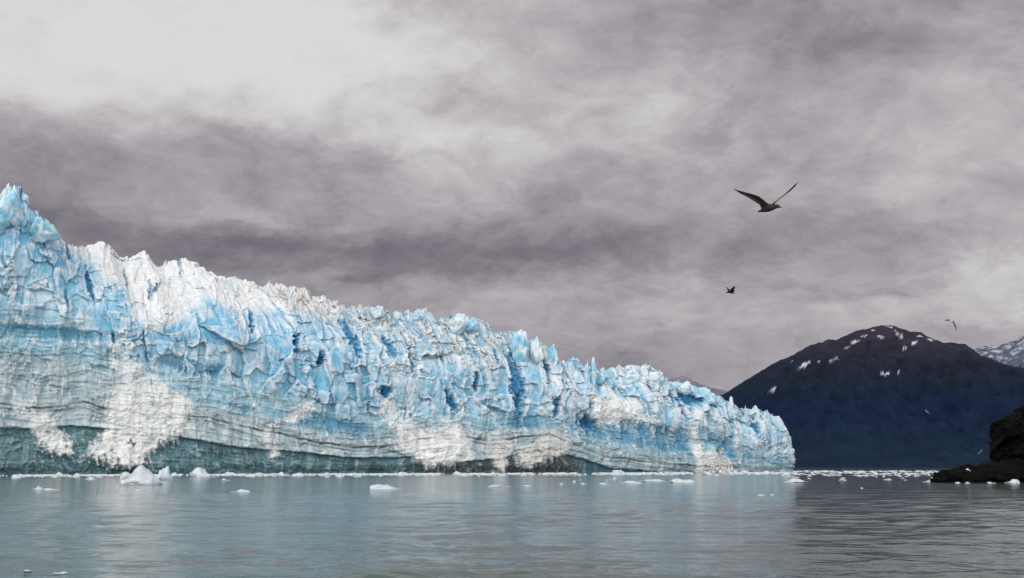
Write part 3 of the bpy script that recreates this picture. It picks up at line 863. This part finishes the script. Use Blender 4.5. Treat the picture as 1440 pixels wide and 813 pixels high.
# ================================================================== FLOATING ICE
def floe_mesh(name, w, dep, h, seed, peaks=1, sub=4):
    co, tri = lump(seed, sub, 1.3)
    rr = np.random.default_rng(seed + 99)
    x = co[:, 0] * w / 2 * 1.22; y = co[:, 1] * dep / 2 * 1.22
    z = co[:, 2]
    prof = np.zeros(len(co))
    for k in range(peaks):
        cx, cy = rr.uniform(-.6, .6), rr.uniform(-.3, .3)
        prof = np.maximum(prof, rr.uniform(.6, 1) * np.exp(-(np.abs((co[:, 0] - cx) / rr.uniform(.38, .7)) ** 3 + np.abs((co[:, 1] - cy) / .75) ** 3)))
    prof = prof / max(prof.max(), .01)
    nz = fbm(co[:, 0] * 3 + seed, co[:, 1] * 3, 4, 5)
    prof = np.clip(prof + .35 * facets(co[:, 0] * 1.8 + seed * .7, co[:, 1] * 1.8 + seed, 78, 1.6)[0] * sst(.1, .5, prof) + .3 * fbm(co[:, 0] * 1.6 + seed, co[:, 1] * 1.6, 3, 15), 0, 1.15)
    zz = np.where(z > 0, np.clip(z, 0, 1) ** .6 * h * np.clip(.2 + .75 * prof + .3 * nz + .12 * facets(co[:, 0] * 2.5 + seed, co[:, 1] * 2.5, 77, 1.2)[0], .05, 1.2), z * .35 * h)
    cc = np.zeros((len(co), 3)) + lin(214, 222, 228)
    cc = mixc(cc, lin(150, 186, 204), sst(-.05, .4, nz) * .6)
    cc = mixc(cc, lin(150, 150, 146), sst(.1, .5, fbm(co[:, 0] * 4 + seed, co[:, 2] * 5 + co[:, 1], 4, 6)) * .4)
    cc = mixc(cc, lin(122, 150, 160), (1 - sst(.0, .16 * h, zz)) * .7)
    return new_mesh(name, np.column_stack([x, y, zz]), tri, cc, M_FLOE)


BIG = [  # px centre, waterline y, width px, height px, peaks, name, label
    (197, 682, 56, 25, 2, 'iceberg', 'largest white iceberg, a broad rounded lump floating before the glacier'),
    (227, 675, 27, 20, 2, 'iceberg', 'jagged upright white ice block close beside the largest iceberg'),
    (289, 671, 32, 13, 1, 'iceberg', 'smooth pale blue domed ice lump in the brash, separate from the largest iceberg'),
    (53, 688.5, 15, 5.5, 1, 'ice_floe', 'small rounded white floe with a flat one trailing beside it on the grey water'),
    (69, 689, 22, 3, 1, 'ice_floe', 'flat thin white floe trailing beside a small rounded one'),
    (541, 688, 44, 8, 2, 'ice_floe', 'low white floe with two slanting pointed tips in open water before the glacier'),
    (414, 669.5, 30, 5.5, 1, 'ice_floe', 'long low pale floe against the dark basal ice of the glacier'),
    (700, 684.5, 32, 3, 1, 'ice_floe', 'thin flat white floe alone on the water before the dirty dark glacier foot'),
    (741, 684, 15, 2.5, 1, 'ice_floe', 'little flat floe just beyond the tip of the thin floe before the dirty foot'),
    (820, 681, 10, 3.5, 1, 'ice_floe', 'tiny peaked white floe standing alone before the dirty glacier foot'),
    (851, 681, 14, 3, 1, 'ice_floe', 'tiny low white floe seaward of a tiny peaked one'),
    (887, 680, 32, 4.5, 2, 'ice_floe', 'long low white floe beside the broad lumpy floe'),
    (957, 679, 40, 7, 3, 'ice_floe', 'broad lumpy white floe in front of the splash of falling ice'),
    (917, 677, 30, 4, 2, 'ice_floe', 'ragged floe filling the gap behind the long low and broad lumpy floes'),
    (1117, 678.5, 30, 6, 2, 'ice_floe', 'white floe drifting just off the seaward corner of the glacier'),
    (1072, 697, 12, 2.2, 1, 'ice_floe', 'thin sliver of ice, larger of two side by side on open water'),
    (1085, 696.5, 8, 2.4, 1, 'ice_floe', 'thin sliver of ice, smaller of two side by side on open water'),
    (337, 692.5, 28, 5, 2, 'ice_floe', 'pointed low white floe on open water beyond the long pale floe'),
    (318, 676, 12, 3, 1, 'ice_floe', 'small white floe seaward of the domed pale blue lump'),
    (195, 690, 20, 2.6, 1, 'ice_floe', 'flat floe just below the largest iceberg'),
    (168, 685, 10, 2.4, 1, 'ice_floe', 'tiny flat floe at the landward foot of the largest iceberg'),
    (1311, 678, 22, 5, 2, 'ice_floe', 'white ice stranded against the tip of the black rocky point'),
    (1346, 679.5, 9, 2, 1, 'ice_floe', 'small ice piece grounded under the low tongue of black rock, nearest its tip'),
    (1360, 679.5, 7, 2, 1, 'ice_floe', 'small ice piece grounded under the low tongue, second from its tip'),
    (1427, 679.5, 20, 6, 2, 'ice_floe', 'thick white ice lump grounded under the tall black cliff'),
    (1394, 679.8, 12, 2.6, 1, 'ice_floe', 'low row of ice grounded where the rock tongue meets the cliff'),
    (1185, 676, 12, 2.6, 1, 'ice_floe', 'rounded white floe nearest us in the drift before the dark mountain'),
    (1248, 675, 12, 3, 1, 'ice_floe', 'low floe in the drift between the mountain and the rock point'),
    (85, 806, 20, 2.5, 1, 'ice_fragment', 'flat melting ice scrap nearest us, under the blue end of the glacier'),
    (40, 803, 11, 2.0, 1, 'ice_fragment', 'small ice scrap beside the flat melting one nearest us'),
    (1212, 687, 4, 2.5, 1, 'ice_fragment', 'single white speck of ice on the dark rippled water'),
]
for i, (px, py, w, h, pk, nm, lb) in enumerate(BIG):
    g = ground(px, py)
    k = g[1] / F0
    me = floe_mesh(nm, w * k * (1 if nm == 'iceberg' else .9), max(w * k * .6, h * k), h * k * (1.05 if nm == 'iceberg' else .8), 300 + i * 13, pk)
    o = link(nm, me, None, (g[0], g[1], 0))
    tag(o, lb, 'iceberg' if nm == 'iceberg' else 'ice floe')
# ice stranded on the tongue of rock
pr = at(1361, 662, 203)
o = link('ice_chunk', floe_mesh('ice_chunk', .9, .7, .5, 911, 1, 3), None, pr)
tag(o, 'small white ice chunk lying on top of the low black rock tongue', 'ice chunk')

variants = [floe_mesh('ice_piece', 1, .8, .2 + .07 * (i % 3), 700 + i * 17, 1 + i % 2, 3) for i in range(12)]


def piece(px, py, wpx, label, group, hk=1.0):
    g = ground(px, py)
    k = g[1] / F0
    o = link('ice_piece', random.choice(variants), None, (g[0], g[1], 0))
    o.scale = (wpx * k, wpx * k * random.uniform(.6, 1.1), wpx * k * random.uniform(.7, 1.2) * hk)
    o.rotation_euler = (0, 0, random.uniform(-.5, .5))
    tag(o, label, 'ice piece', group)


for i in range(150):
    px = random.uniform(-10, 1118)
    yf = np.interp(px, [0, 1106], [668.3, 664.4])
    piece(px, yf + abs(random.gauss(0, 1)) * 1.9 + .3, random.choice([3, 4, 5, 6, 7, 9, 13, 18]) * random.uniform(.7, 1.1), 'small white ice piece in the narrow brash belt along the glacier foot', 'ice pieces along the glacier foot', 1.1)
for i in range(85):
    px = random.uniform(1118, 1320)
    piece(px, 663.2 + abs(random.gauss(0, 1)) * 4.0, random.choice([3, 4, 4, 5, 6, 9]) * random.uniform(.7, 1.1), 'small white ice piece in the drift on the water before the dark mountain', 'ice pieces before the dark mountain', 1.0)
for i in range(12):
    px = random.uniform(780, 1130)
    piece(px, random.uniform(672, 682), random.choice([3, 4, 5, 8]) * random.uniform(.8, 1.2), 'scattered little ice piece on the water off the seaward half of the glacier', 'scattered ice off the seaward half of the glacier')

# the slush nobody could count
pts, rad = [], []
for i in range(9000):
    if i % 3:
        px = random.uniform(-160, 1122)
        yf = np.interp(px, [0, 1106], [668.0, 664.2]) + abs(random.gauss(0, 1)) * 1.5
        dn = float(fbm(np.array(px / 45), np.array(.5), 3, 5))
        if random.random() < .45 - 1.6 * dn or (yf > 669.5 and random.random() < .5): continue
    else:
        px = random.uniform(1090, 1500)
        yf = 662.2 + abs(random.gauss(0, 1)) * 3.6
        if random.random() < .55 or fbm(np.array(px / 22), np.array(yf / 1.6), 3, 5) < -.05: continue
    g = ground(px, yf)
    s = random.uniform(.18, .75) * (g[1] / 450)
    pts.append((g[0], g[1], .02)); rad.append((s * 1.7, s * 1.3, s * .42))
vv, ff = chunk_cloud(np.array(pts), np.array(rad), 8)
me = new_mesh('brash_ice', vv, ff, np.zeros((len(vv), 3)) + lin(220, 226, 230), M_BRASH)
tag(link('brash_ice', me), 'white slush of crushed ice along the waterline', 'brash ice', None, 'stuff')

# ================================================================== GULLS
def tube(stations, n=14):
    """closed loft through (point, radius_side, radius_up) stations"""
    P = np.array([s[0] for s in stations], float)
    T = np.gradient(P, axis=0); T /= np.linalg.norm(T, axis=1)[:, None]
    rings = []
    up0 = np.array([0, 0, 1.0])
    for (pt, a, b), t in zip(stations, T):
        sd = np.cross(t, up0); sd /= np.linalg.norm(sd)
        up = np.cross(sd, t)
        th = np.linspace(0, 2 * np.pi, n, endpoint=False)
        rings.append(np.array(pt) + np.outer(np.cos(th) * a, sd) + np.outer(np.sin(th) * b, up))
    V_ = np.concatenate(rings); R = len(rings)
    i = np.arange(R * n).reshape(R, n); j = np.roll(i, -1, 1)
    F_ = list(map(list, np.stack([i[:-1], j[:-1], j[1:], i[1:]], -1).reshape(-1, 4)))
    V_ = np.concatenate([V_, [P[0]], [P[-1]]])
    for k in range(n):
        F_.append([R * n, (k + 1) % n, k, k]); F_.append([R * n + 1, (R - 1) * n + k, (R - 1) * n + (k + 1) % n, (R - 1) * n + (k + 1) % n])
    return V_, F_


def wing(stations, n=10, chord=1.25):
    """stations: (leading edge, trailing edge, thickness)"""
    rings = []
    for le, te, th in stations:
        le, te = np.array(le, float), np.array(te, float)
        te = le + (te - le) * chord
        rings.append((le, te, th))
    nrm = np.cross(rings[1][0] - rings[0][0], rings[0][1] - rings[0][0]); nrm /= np.linalg.norm(nrm)
    V_ = []
    a = np.linspace(0, 2 * np.pi, n, endpoint=False)
    for le, te, th in rings:
        for w in a:
            u = .5 - .5 * math.cos(w)
            V_.append(le * (1 - u) + te * u + nrm * th * math.sin(w) * (1 - .6 * u))
    R = len(rings)
    i = np.arange(R * n).reshape(R, n); j = np.roll(i, -1, 1)
    F_ = list(map(list, np.stack([i[:-1], j[:-1], j[1:], i[1:]], -1).reshape(-1, 4)))
    c0 = len(V_); V_.append(np.mean(V_[:n], 0)); V_.append(np.mean(V_[(R - 1) * n:R * n], 0))
    for k in range(n):
        F_.append([c0, (k + 1) % n, k, k]); F_.append([c0 + 1, (R - 1) * n + k, (R - 1) * n + (k + 1) % n, (R - 1) * n + (k + 1) % n])
    return np.array(V_), F_


def poly_mesh(parts, voxel):
    me = bpy.data.meshes.new('shape')
    Vs, Fs, o_ = [], [], 0
    for v_, f_ in parts:
        for f in f_:
            g = []
            for k in f:
                if int(k) + o_ not in g: g.append(int(k) + o_)
            Fs.append(g)
        Vs += [tuple(v) for v in v_]; o_ += len(v_)
    me.from_pydata(Vs, [], Fs); me.update()
    bm = bmesh.new(); bm.from_mesh(me); bmesh.ops.recalc_face_normals(bm, faces=bm.faces); bm.to_mesh(me); bm.free()
    ob = bpy.data.objects.new('shape', me); COL.objects.link(ob)
    m = ob.modifiers.new('r', 'REMESH'); m.mode = 'VOXEL'; m.voxel_size = voxel
    s = ob.modifiers.new('s', 'SMOOTH'); s.factor = .5; s.iterations = 3
    dg = bpy.context.evaluated_depsgraph_get()
    res = bpy.data.meshes.new_from_object(ob.evaluated_get(dg))
    bpy.data.objects.remove(ob); bpy.data.meshes.remove(me)
    res.polygons.foreach_set('use_smooth', np.ones(len(res.polygons), bool))
    return res


def small_part(name, stations, mat, parent, org, n=8):
    v_, f_ = tube(stations, n)
    me = bpy.data.meshes.new(name)
    fs = []
    for f in f_:
        g = []
        for k in f:
            if k not in g: g.append(int(k))
        fs.append(g)
    me.from_pydata([tuple(p - org) for p in v_], [], fs); me.update()
    me.materials.append(mat)
    return link(name, me, parent)


# big gull overhead, built in its own frame: lies along the sight line at about 17 m
GY0 = 17.0


def gpt(px, py, dd=0.0):
    return at(px, py, GY0 + dd)


org = gpt(1081, 291)
body = tube([(gpt(1065.6, 298.2, .20), .030, .006), (gpt(1068, 297.6, .18), .040, .010), (gpt(1071.5, 296.4, .13), .045, .028), (gpt(1076, 294.4, .06), .062, .052), (gpt(1081, 292.5, 0), .072, .066), (gpt(1086, 291.2, -.07), .066, .058),
             (gpt(1089.5, 290.6, -.13), .046, .042), (gpt(1092, 290.2, -.17), .038, .037), (gpt(1094.2, 290.3, -.20), .034, .033), (gpt(1095.8, 290.8, -.225), .018, .018)])
rwing = wing([(gpt(1084.5, 287.6, -.07), gpt(1073, 294.5, .06), .022), (gpt(1079.5, 285.6, -.10), gpt(1072.2, 291.8, .03), .02), (gpt(1073.5, 280.6, -.14), gpt(1068.3, 286.5, .0), .017), (gpt(1067.5, 275.9, -.18), gpt(1062.0, 282.4, -.02), .015), (gpt(1060, 273.2, -.20), gpt(1056, 279.0, -.06), .012),
              (gpt(1050, 270.6, -.22), gpt(1047, 274.6, -.12), .010), (gpt(1040, 267.9, -.22), gpt(1038.5, 270.6, -.16), .007), (gpt(1029.2, 264.2, -.21), gpt(1030, 265.4, -.19), .004)])
lwing = wing([(gpt(1089.5, 286.6, -.05), gpt(1082, 290.0, .10), .02), (gpt(1091.5, 283.4, .04), gpt(1087.8, 286.0, .16), .018), (gpt(1098, 277.6, .14), gpt(1095.4, 280.0, .26), .015), (gpt(1104.6, 272.2, .22), gpt(1103.0, 274.6, .34), .013),
              (gpt(1111, 266.2, .28), gpt(1110.6, 269.2, .38), .010), (gpt(1117, 260.0, .32), gpt(1117.4, 262.8, .38), .008), (gpt(1121.6, 256.2, .34), gpt(1122.0, 257.4, .36), .004)])
gm = poly_mesh([body, rwing, lwing], .0075)
co = co_of(gm)
qx, qy = project(co)
gc = np.zeros(co.shape) + lin(62, 54, 50)
gc = mixc(gc, lin(78, 66, 58), np.exp(-((qx - 1086) / 5) ** 2 - ((qy - 291) / 5) ** 2) * .9)
gc = mixc(gc, lin(84, 72, 66), sst(1100, 1092, qx) * 0 + sst(1088, 1093, qx) * sst(284, 288, qy) * .6)
# pale trailing feathers on the near wing, pale base of the far wing
te = np.interp(qx, [1030, 1047, 1056, 1062, 1068, 1073], [265.5, 274.6, 279, 282.4, 286.5, 294])
gc = mixc(gc, lin(120, 112, 108), (1 - sst(1.0, 4.0, te - qy)) * (1 - sst(1066, 1074, qx)) * sst(1034, 1046, qx) * .8)
gc = mixc(gc, lin(150, 134, 122), sst(1086, 1092, qx) * (1 - sst(1098, 1112, qx)) * (1 - sst(282, 286, qy)) * .8)
gc = mixc(gc, lin(30, 27, 26), np.maximum(1 - sst(1036, 1050, qx), sst(1112, 1118, qx)))
gc = mixc(gc, lin(34, 28, 27), 1 - sst(1067, 1071, qx + (qy < 292) * 100))
gc = gc * .7
set_co(gm, co - org)
paint(gm, gc); gm.materials.append(M_GULL); gm.name = 'gull'
gull = link('gull', gm, None, org)
tag(gull, 'large dark brown gull gliding with wings raised in a wide V', 'gull')
small_part('beak', [(gpt(1094.8, 290.7, -.21), .014, .014), (gpt(1097.2, 291.4, -.25), .010, .010), (gpt(1099.6, 292.0, -.285), .003, .004)], M_BEAK, gull, org)
small_part('eye', [(gpt(1093.6, 289.9, -.238), .005, .004), (gpt(1094.0, 289.9, -.240), .007, .006), (gpt(1094.4, 289.9, -.242), .004, .004)], M_EYE, gull, org)


def simple_gull(px, py, Y, Bst, wings, colour, label, group=None, voxel=.012, pale=None, beak=None):
    f = lambda s: at(s[0], s[1], Y + (s[2] if len(s) > 2 else 0))
    k = Y / F0
    parts = [tube([(f(s[:3]), s[3] * k, s[4] * k) for s in Bst], 10)]
    for wg in wings:
        parts.append(wing([(f(a), f(b), t * k * 1.3) for a, b, t in wg], 8, 1.55))
    me = poly_mesh(parts, voxel)
    co = co_of(me)
    o_ = at(px, py, Y)
    cc = np.zeros(co.shape) + np.asarray(colour)
    qx, qy = project(co)
    if pale is not None:
        cx, cy, rr, pc = pale
        cc = mixc(cc, pc, np.exp(-((qx - cx) ** 2 + (qy - cy) ** 2) / rr ** 2))  # bright body highlight painted into the plumage colour
    set_co(me, co - o_)
    paint(me, cc); me.materials.append(M_GULL); me.name = 'gull'
    o = link('gull', me, None, o_)
    tag(o, label, 'gull', group)
    if beak:
        small_part('beak', [(f(b[:3]), b[3] * k, b[4] * k) for b in beak], M_BEAK, o, o_, 6)
    return o


simple_gull(1027, 409, 62,
            [(1033.2, 413.2, .15, .9, .35), (1031.6, 412.4, .1, 1.0, .7), (1029.5, 411.6, 0, 1.3, 1.4), (1026.5, 411.1, -.05, 1.5, 1.6), (1023.8, 411.0, -.1, 1.1, 1.1), (1021.8, 411.0, -.15, .9, .9), (1020.9, 411.1, -.17, .5, .5)],
            [[((1026.4, 410.2, -.05), (1030.4, 410.8, .05), .5), ((1026.6, 406.8, -.2), (1031.2, 407.8, -.1), .45), ((1029.6, 403.8, -.3), (1032.6, 405.4, -.25), .35), ((1034.4, 401.2, -.35), (1034.8, 402.2, -.33), .15)],
             [((1023.6, 410.2, .05), (1027.4, 410.4, .1), .45), ((1022.2, 406.6, .25), (1025.0, 407.4, .3), .4), ((1021.6, 403.2, .35), (1022.8, 404.0, .38), .2)]],
            lin(34, 29, 31), 'small blackish gull flapping alone against the grey clouds, well below the big one', voxel=.02,
            beak=[(1021.3, 411.1, -.16, .4, .4), (1020.2, 411.3, -.2, .3, .3), (1019.4, 411.5, -.22, .1, .1)])
simple_gull(1337, 453, 52,
            [(1341.6, 452.4, .2, .9, .4), (1340.0, 451.6, .1, 1.2, .9), (1338.2, 451.2, 0, 1.4, 1.3), (1336.0, 450.9, -.15, 1.2, 1.2), (1334.6, 450.6, -.25, .8, .9), (1333.9, 450.5, -.3, .4, .4)],
            [[((1336.0, 451.4, -.1), (1340.0, 452.8, .1), .4), ((1339.6, 454.6, -.2), (1342.6, 455.2, 0), .35), ((1342.2, 459.4, -.3), (1344.3, 459.8, -.15), .3), ((1344.0, 464.0, -.35), (1345.2, 464.0, -.25), .2), ((1345.0, 467.6, -.38), (1345.8, 467.4, -.34), .1)],
             [((1335.8, 449.9, .05), (1338.4, 449.6, .2), .35), ((1332.4, 449.0, .2), (1333.4, 450.8, .35), .3), ((1328.4, 449.8, .3), (1328.8, 451.2, .36), .15)]],
            lin(96, 94, 93), 'pale grey gull banking with one wing down above the mountain shoulder', voxel=.016, pale=(1338, 450.6, 2.2, lin(225, 225, 222)),
            beak=[(1334.2, 450.6, -.28, .35, .35), (1333.2, 450.9, -.33, .2, .2), (1332.6, 451.0, -.36, .08, .08)])


def tiny(px, py, span, rot, colour, label, group=None, v=.25, Y=90):
    cs, sn = math.cos(math.radians(rot)), math.sin(math.radians(rot))
    h = span / 2
    R_ = lambda x, y, dz=0: (px + x * cs - y * sn, py + x * sn + y * cs, dz)
    B = [R_(.0, .9, .2) + (.3, .2), R_(0, .5, .12) + (.5, .4), R_(0, .1, 0) + (.6, .55), R_(0, -.3, -.12) + (.45, .45), R_(0, -.6, -.2) + (.2, .2)]
    ws = []
    for s in (-1, 1):
        ws.append([(R_(0, -.4, -.1), R_(0, .6, .1), .25), (R_(s * h * .45, -.5 - v * h, -.15), R_(s * h * .42, .5 - v * h, .05), .22), (R_(s * h, .0 - v * h * .6, -.05), R_(s * h * .98, .5 - v * h * .6, .02), .1)])
    return simple_gull(px, py, Y, B, ws, colour, label, group, voxel=.022)


tiny(1303.5, 579.5, 9, 38, lin(205, 190, 205), 'tiny pale gull with bent wings high against the dark forested slope', Y=140)
tiny(1379, 635.8, 9.5, -46, lin(165, 170, 170), 'tiny grey gull slanting up beside the black cliff', Y=140)
tiny(1151.5, 616, 6, 10, lin(74, 86, 98), 'faint gull over the dark water side of the glacier end, higher of two', Y=170)
tiny(1160, 632, 6, 5, lin(60, 76, 90), 'faint gull over the dark water side of the glacier end, lower of two', Y=170)
tiny(1321.5, 650.3, 4.5, 20, lin(80, 92, 98), 'faint speck of a gull low over the tip of the rocky point', Y=170)
tiny(1411.5, 720.5, 11, 4, lin(70, 68, 66), 'dark gull skimming low over the rippled water under the cliff', v=.35, Y=44)

# ================================================================== SKY, LIGHT, CAMERA
SUN_EL, SUN_AZ = math.radians(42), math.radians(-150)     # behind the camera, to its left
w = bpy.data.worlds.new('World'); S.world = w; w.use_nodes = True
nt = w.node_tree; N, L = nt.nodes, nt.links
N.clear()


def M(op, a, b=None, c_=None, clamp=False):
    n = N.new('ShaderNodeMath'); n.operation = op; n.use_clamp = clamp
    for k, v_ in enumerate((a, b, c_)):
        if v_ is None: continue
        if isinstance(v_, (int, float)): n.inputs[k].default_value = v_
        else: L.new(v_, n.inputs[k])
    return n.outputs[0]


tc = N.new('ShaderNodeTexCoord')
sep = N.new('ShaderNodeSeparateXYZ'); L.new(tc.outputs['Generated'], sep.inputs[0])
dx, dy, dz = sep.outputs
az = M('ARCTAN2', dx, dy)
el = M('ARCSINE', dz)
zz = M('ADD', M('MAXIMUM', dz, 0.0), .26)
cmb = N.new('ShaderNodeCombineXYZ')
L.new(M('DIVIDE', dx, zz), cmb.inputs[0]); L.new(M('DIVIDE', dy, zz), cmb.inputs[1])


def noise(scale, detail, rough, offs=(0, 0, 0), src=None, dist=0):
    mp = N.new('ShaderNodeMapping'); mp.inputs['Location'].default_value = offs
    L.new(src or cmb.outputs[0], mp.inputs['Vector'])
    n = N.new('ShaderNodeTexNoise'); n.inputs['Scale'].default_value = scale; n.inputs['Detail'].default_value = detail
    n.inputs['Roughness'].default_value = rough; n.inputs['Distortion'].default_value = dist
    L.new(mp.outputs[0], n.inputs['Vector'])
    return n


w1 = noise(1.6, 6, .6, (3, 1, 0))
sw = N.new('ShaderNodeSeparateColor'); L.new(w1.outputs['Color'], sw.inputs[0])
w2 = noise(7, 5, .6, (8, 4, 0))
sw2 = N.new('ShaderNodeSeparateColor'); L.new(w2.outputs['Color'], sw2.inputs[0])
azw = M('ADD', az, M('ADD', M('MULTIPLY', M('SUBTRACT', sw.outputs[0], .5), .26), M('MULTIPLY', M('SUBTRACT', sw2.outputs[0], .5), .07)))
elw = M('ADD', el, M('ADD', M('MULTIPLY', M('SUBTRACT', sw.outputs[1], .5), .13), M('MULTIPLY', M('SUBTRACT', sw2.outputs[1], .5), .045)))


def azel(px, py):
    d = ray(px, py); d = d / np.linalg.norm(d)
    return math.atan2(d[0], d[1]), math.asin(d[2])


BLOBS = [  # photo position, size, change in brightness
    (190, 35, 440, 105, .46), (40, 140, 190, 44, .12), (480, 70, 200, 90, .22), (90, 20, 60, 14, -.06), (260, 55, 60, 12, -.05),
    (170, 225, 200, 50, -.12), (390, 205, 190, 48, -.11), (420, 262, 190, 36, -.02), (60, 300, 200, 60, -.06), (250, 340, 240, 44, -.16),
    (330, 290, 110, 22, .09), (620, 180, 130, 26, .22), (700, 215, 150, 40, .10), (560, 235, 130, 30, .05), (640, 130, 90, 26, -.06),
    (520, 358, 280, 44, -.18), (820, 350, 230, 42, -.13), (1120, 330, 260, 42, -.10), (700, 375, 200, 24, -.06),
    (860, 60, 190, 50, -.10), (1120, 90, 160, 36, -.08), (1230, 60, 160, 60, -.05), (920, 140, 70, 34, .09), (1000, 190, 190, 40, .06), (740, 190, 50, 34, .05),
    (1420, 110, 120, 40, .06), (1300, 220, 180, 34, .05), (1420, 360, 150, 60, .13), (1390, 430, 150, 40, .06), (1240, 395, 40, 14, -.10), (1040, 390, 110, 14, .06),
    (820, 430, 260, 26, .03), (950, 515, 190, 34, -.15), (1090, 470, 160, 24, -.02), (1420, 30, 160, 30, .03), (1150, 270, 200, 24, .04), (900, 270, 220, 22, -.04),
]
tot = None
for (px, py, rx, ry, amp) in BLOBS:
    amp *= .78 if amp < 0 else .95
    a, e = azel(px, py)
    u = M('MULTIPLY', M('SUBTRACT', azw, a), F0 / rx)
    v = M('MULTIPLY', M('SUBTRACT', elw, e), F0 / ry)
    g = M('MULTIPLY', M('POWER', 2.718, M('MULTIPLY', M('ADD', M('MULTIPLY', u, u), M('MULTIPLY', v, v)), -1)), amp)
    tot = g if tot is None else M('ADD', tot, g)
n1 = noise(1.1, 7, .55, (0, 2, 0), dist=.3)
n2 = noise(4.5, 6, .6, (5, 5, 0), dist=.5)
mp = N.new('ShaderNodeMapping'); mp.inputs['Scale'].default_value = (1, 1.4, 1.7); L.new(tc.outputs['Generated'], mp.inputs['Vector'])
n3 = noise(9, 8, .64, (2, 2, 2), src=mp.outputs[0], dist=.5)
n4 = noise(22, 7, .68, (4, 2, 6), src=mp.outputs[0], dist=.6)
tex = M('ADD', M('ADD', M('MULTIPLY', M('SUBTRACT', n1.outputs['Fac'], .5), .10), M('MULTIPLY', M('SUBTRACT', n2.outputs['Fac'], .5), .26)), M('ADD', M('MULTIPLY', M('SUBTRACT', n3.outputs['Fac'], .5), .38), M('MULTIPLY', M('SUBTRACT', n4.outputs['Fac'], .5), .32)))
cmb2 = N.new('ShaderNodeCombineXYZ'); L.new(azw, cmb2.inputs[0]); L.new(M('MULTIPLY', elw, 1.9), cmb2.inputs[1])
n5 = noise(5.5, 9, .58, (1.3, .4, 0), src=cmb2.outputs[0], dist=.2)
mr5 = N.new('ShaderNodeMapRange'); mr5.interpolation_type = 'SMOOTHSTEP'
mr5.inputs['From Min'].default_value = .42; mr5.inputs['From Max'].default_value = .60
mr5.inputs['To Min'].default_value = -.048; mr5.inputs['To Max'].default_value = .042
L.new(n5.outputs['Fac'], mr5.inputs['Value'])
n6 = noise(13, 9, .6, (4.3, 2.4, 0), src=cmb2.outputs[0], dist=.2)
mr6 = N.new('ShaderNodeMapRange'); mr6.interpolation_type = 'SMOOTHSTEP'
mr6.inputs['From Min'].default_value = .40; mr6.inputs['From Max'].default_value = .62
mr6.inputs['To Min'].default_value = -.032; mr6.inputs['To Max'].default_value = .028
L.new(n6.outputs['Fac'], mr6.inputs['Value'])
tex = M('ADD', tex, M('ADD', mr5.outputs[0], mr6.outputs[0]))
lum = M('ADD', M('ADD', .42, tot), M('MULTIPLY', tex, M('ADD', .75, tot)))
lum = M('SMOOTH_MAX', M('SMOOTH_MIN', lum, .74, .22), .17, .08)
# sky boosted behind the camera, on the sun's side, as added glacier fill
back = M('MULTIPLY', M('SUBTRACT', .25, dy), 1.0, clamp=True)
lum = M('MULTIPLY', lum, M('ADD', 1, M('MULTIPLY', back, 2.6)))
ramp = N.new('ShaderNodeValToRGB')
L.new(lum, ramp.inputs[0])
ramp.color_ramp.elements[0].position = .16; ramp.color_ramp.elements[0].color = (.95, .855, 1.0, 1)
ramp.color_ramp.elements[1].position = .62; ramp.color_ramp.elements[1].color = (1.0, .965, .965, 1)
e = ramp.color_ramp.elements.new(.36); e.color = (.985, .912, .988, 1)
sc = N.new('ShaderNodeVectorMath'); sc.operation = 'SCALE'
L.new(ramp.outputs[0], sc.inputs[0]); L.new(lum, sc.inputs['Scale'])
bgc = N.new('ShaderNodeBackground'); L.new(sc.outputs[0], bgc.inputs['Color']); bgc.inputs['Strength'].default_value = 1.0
sky = N.new('ShaderNodeTexSky'); sky.sky_type = 'NISHITA'; sky.sun_disc = False
sky.sun_elevation = SUN_EL; sky.sun_rotation = SUN_AZ
bgs = N.new('ShaderNodeBackground'); L.new(sky.outputs[0], bgs.inputs['Color']); bgs.inputs['Strength'].default_value = .06
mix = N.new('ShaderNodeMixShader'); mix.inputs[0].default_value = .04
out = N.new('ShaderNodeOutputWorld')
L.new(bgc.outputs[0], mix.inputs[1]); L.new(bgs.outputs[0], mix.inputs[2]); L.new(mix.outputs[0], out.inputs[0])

sl = bpy.data.lights.new('sun', 'SUN'); sl.energy = .85; sl.angle = math.radians(25); sl.color = (1, .97, .92)
so = bpy.data.objects.new('sun', sl); COL.objects.link(so)
tosun = Vector((math.sin(SUN_AZ) * math.cos(SUN_EL), math.cos(SUN_AZ) * math.cos(SUN_EL), math.sin(SUN_EL)))
so.rotation_euler = tosun.to_track_quat('Z', 'Y').to_euler()

cam = bpy.data.cameras.new('camera'); cam.sensor_width = 36; cam.lens = 36 * F0 / W0; cam.clip_start = .1; cam.clip_end = 80000
co_ = bpy.data.objects.new('camera', cam); COL.objects.link(co_)
co_.location = (0, 0, CAM_H); co_.rotation_euler = (math.pi / 2 + PITCH, 0, 0)
S.camera = co_
S.view_settings.view_transform = 'Standard'; S.view_settings.look = 'None'; S.view_settings.exposure = 0; S.view_settings.gamma = 1
S.cycles.max_bounces = 4; S.cycles.diffuse_bounces = 2; S.cycles.glossy_bounces = 2
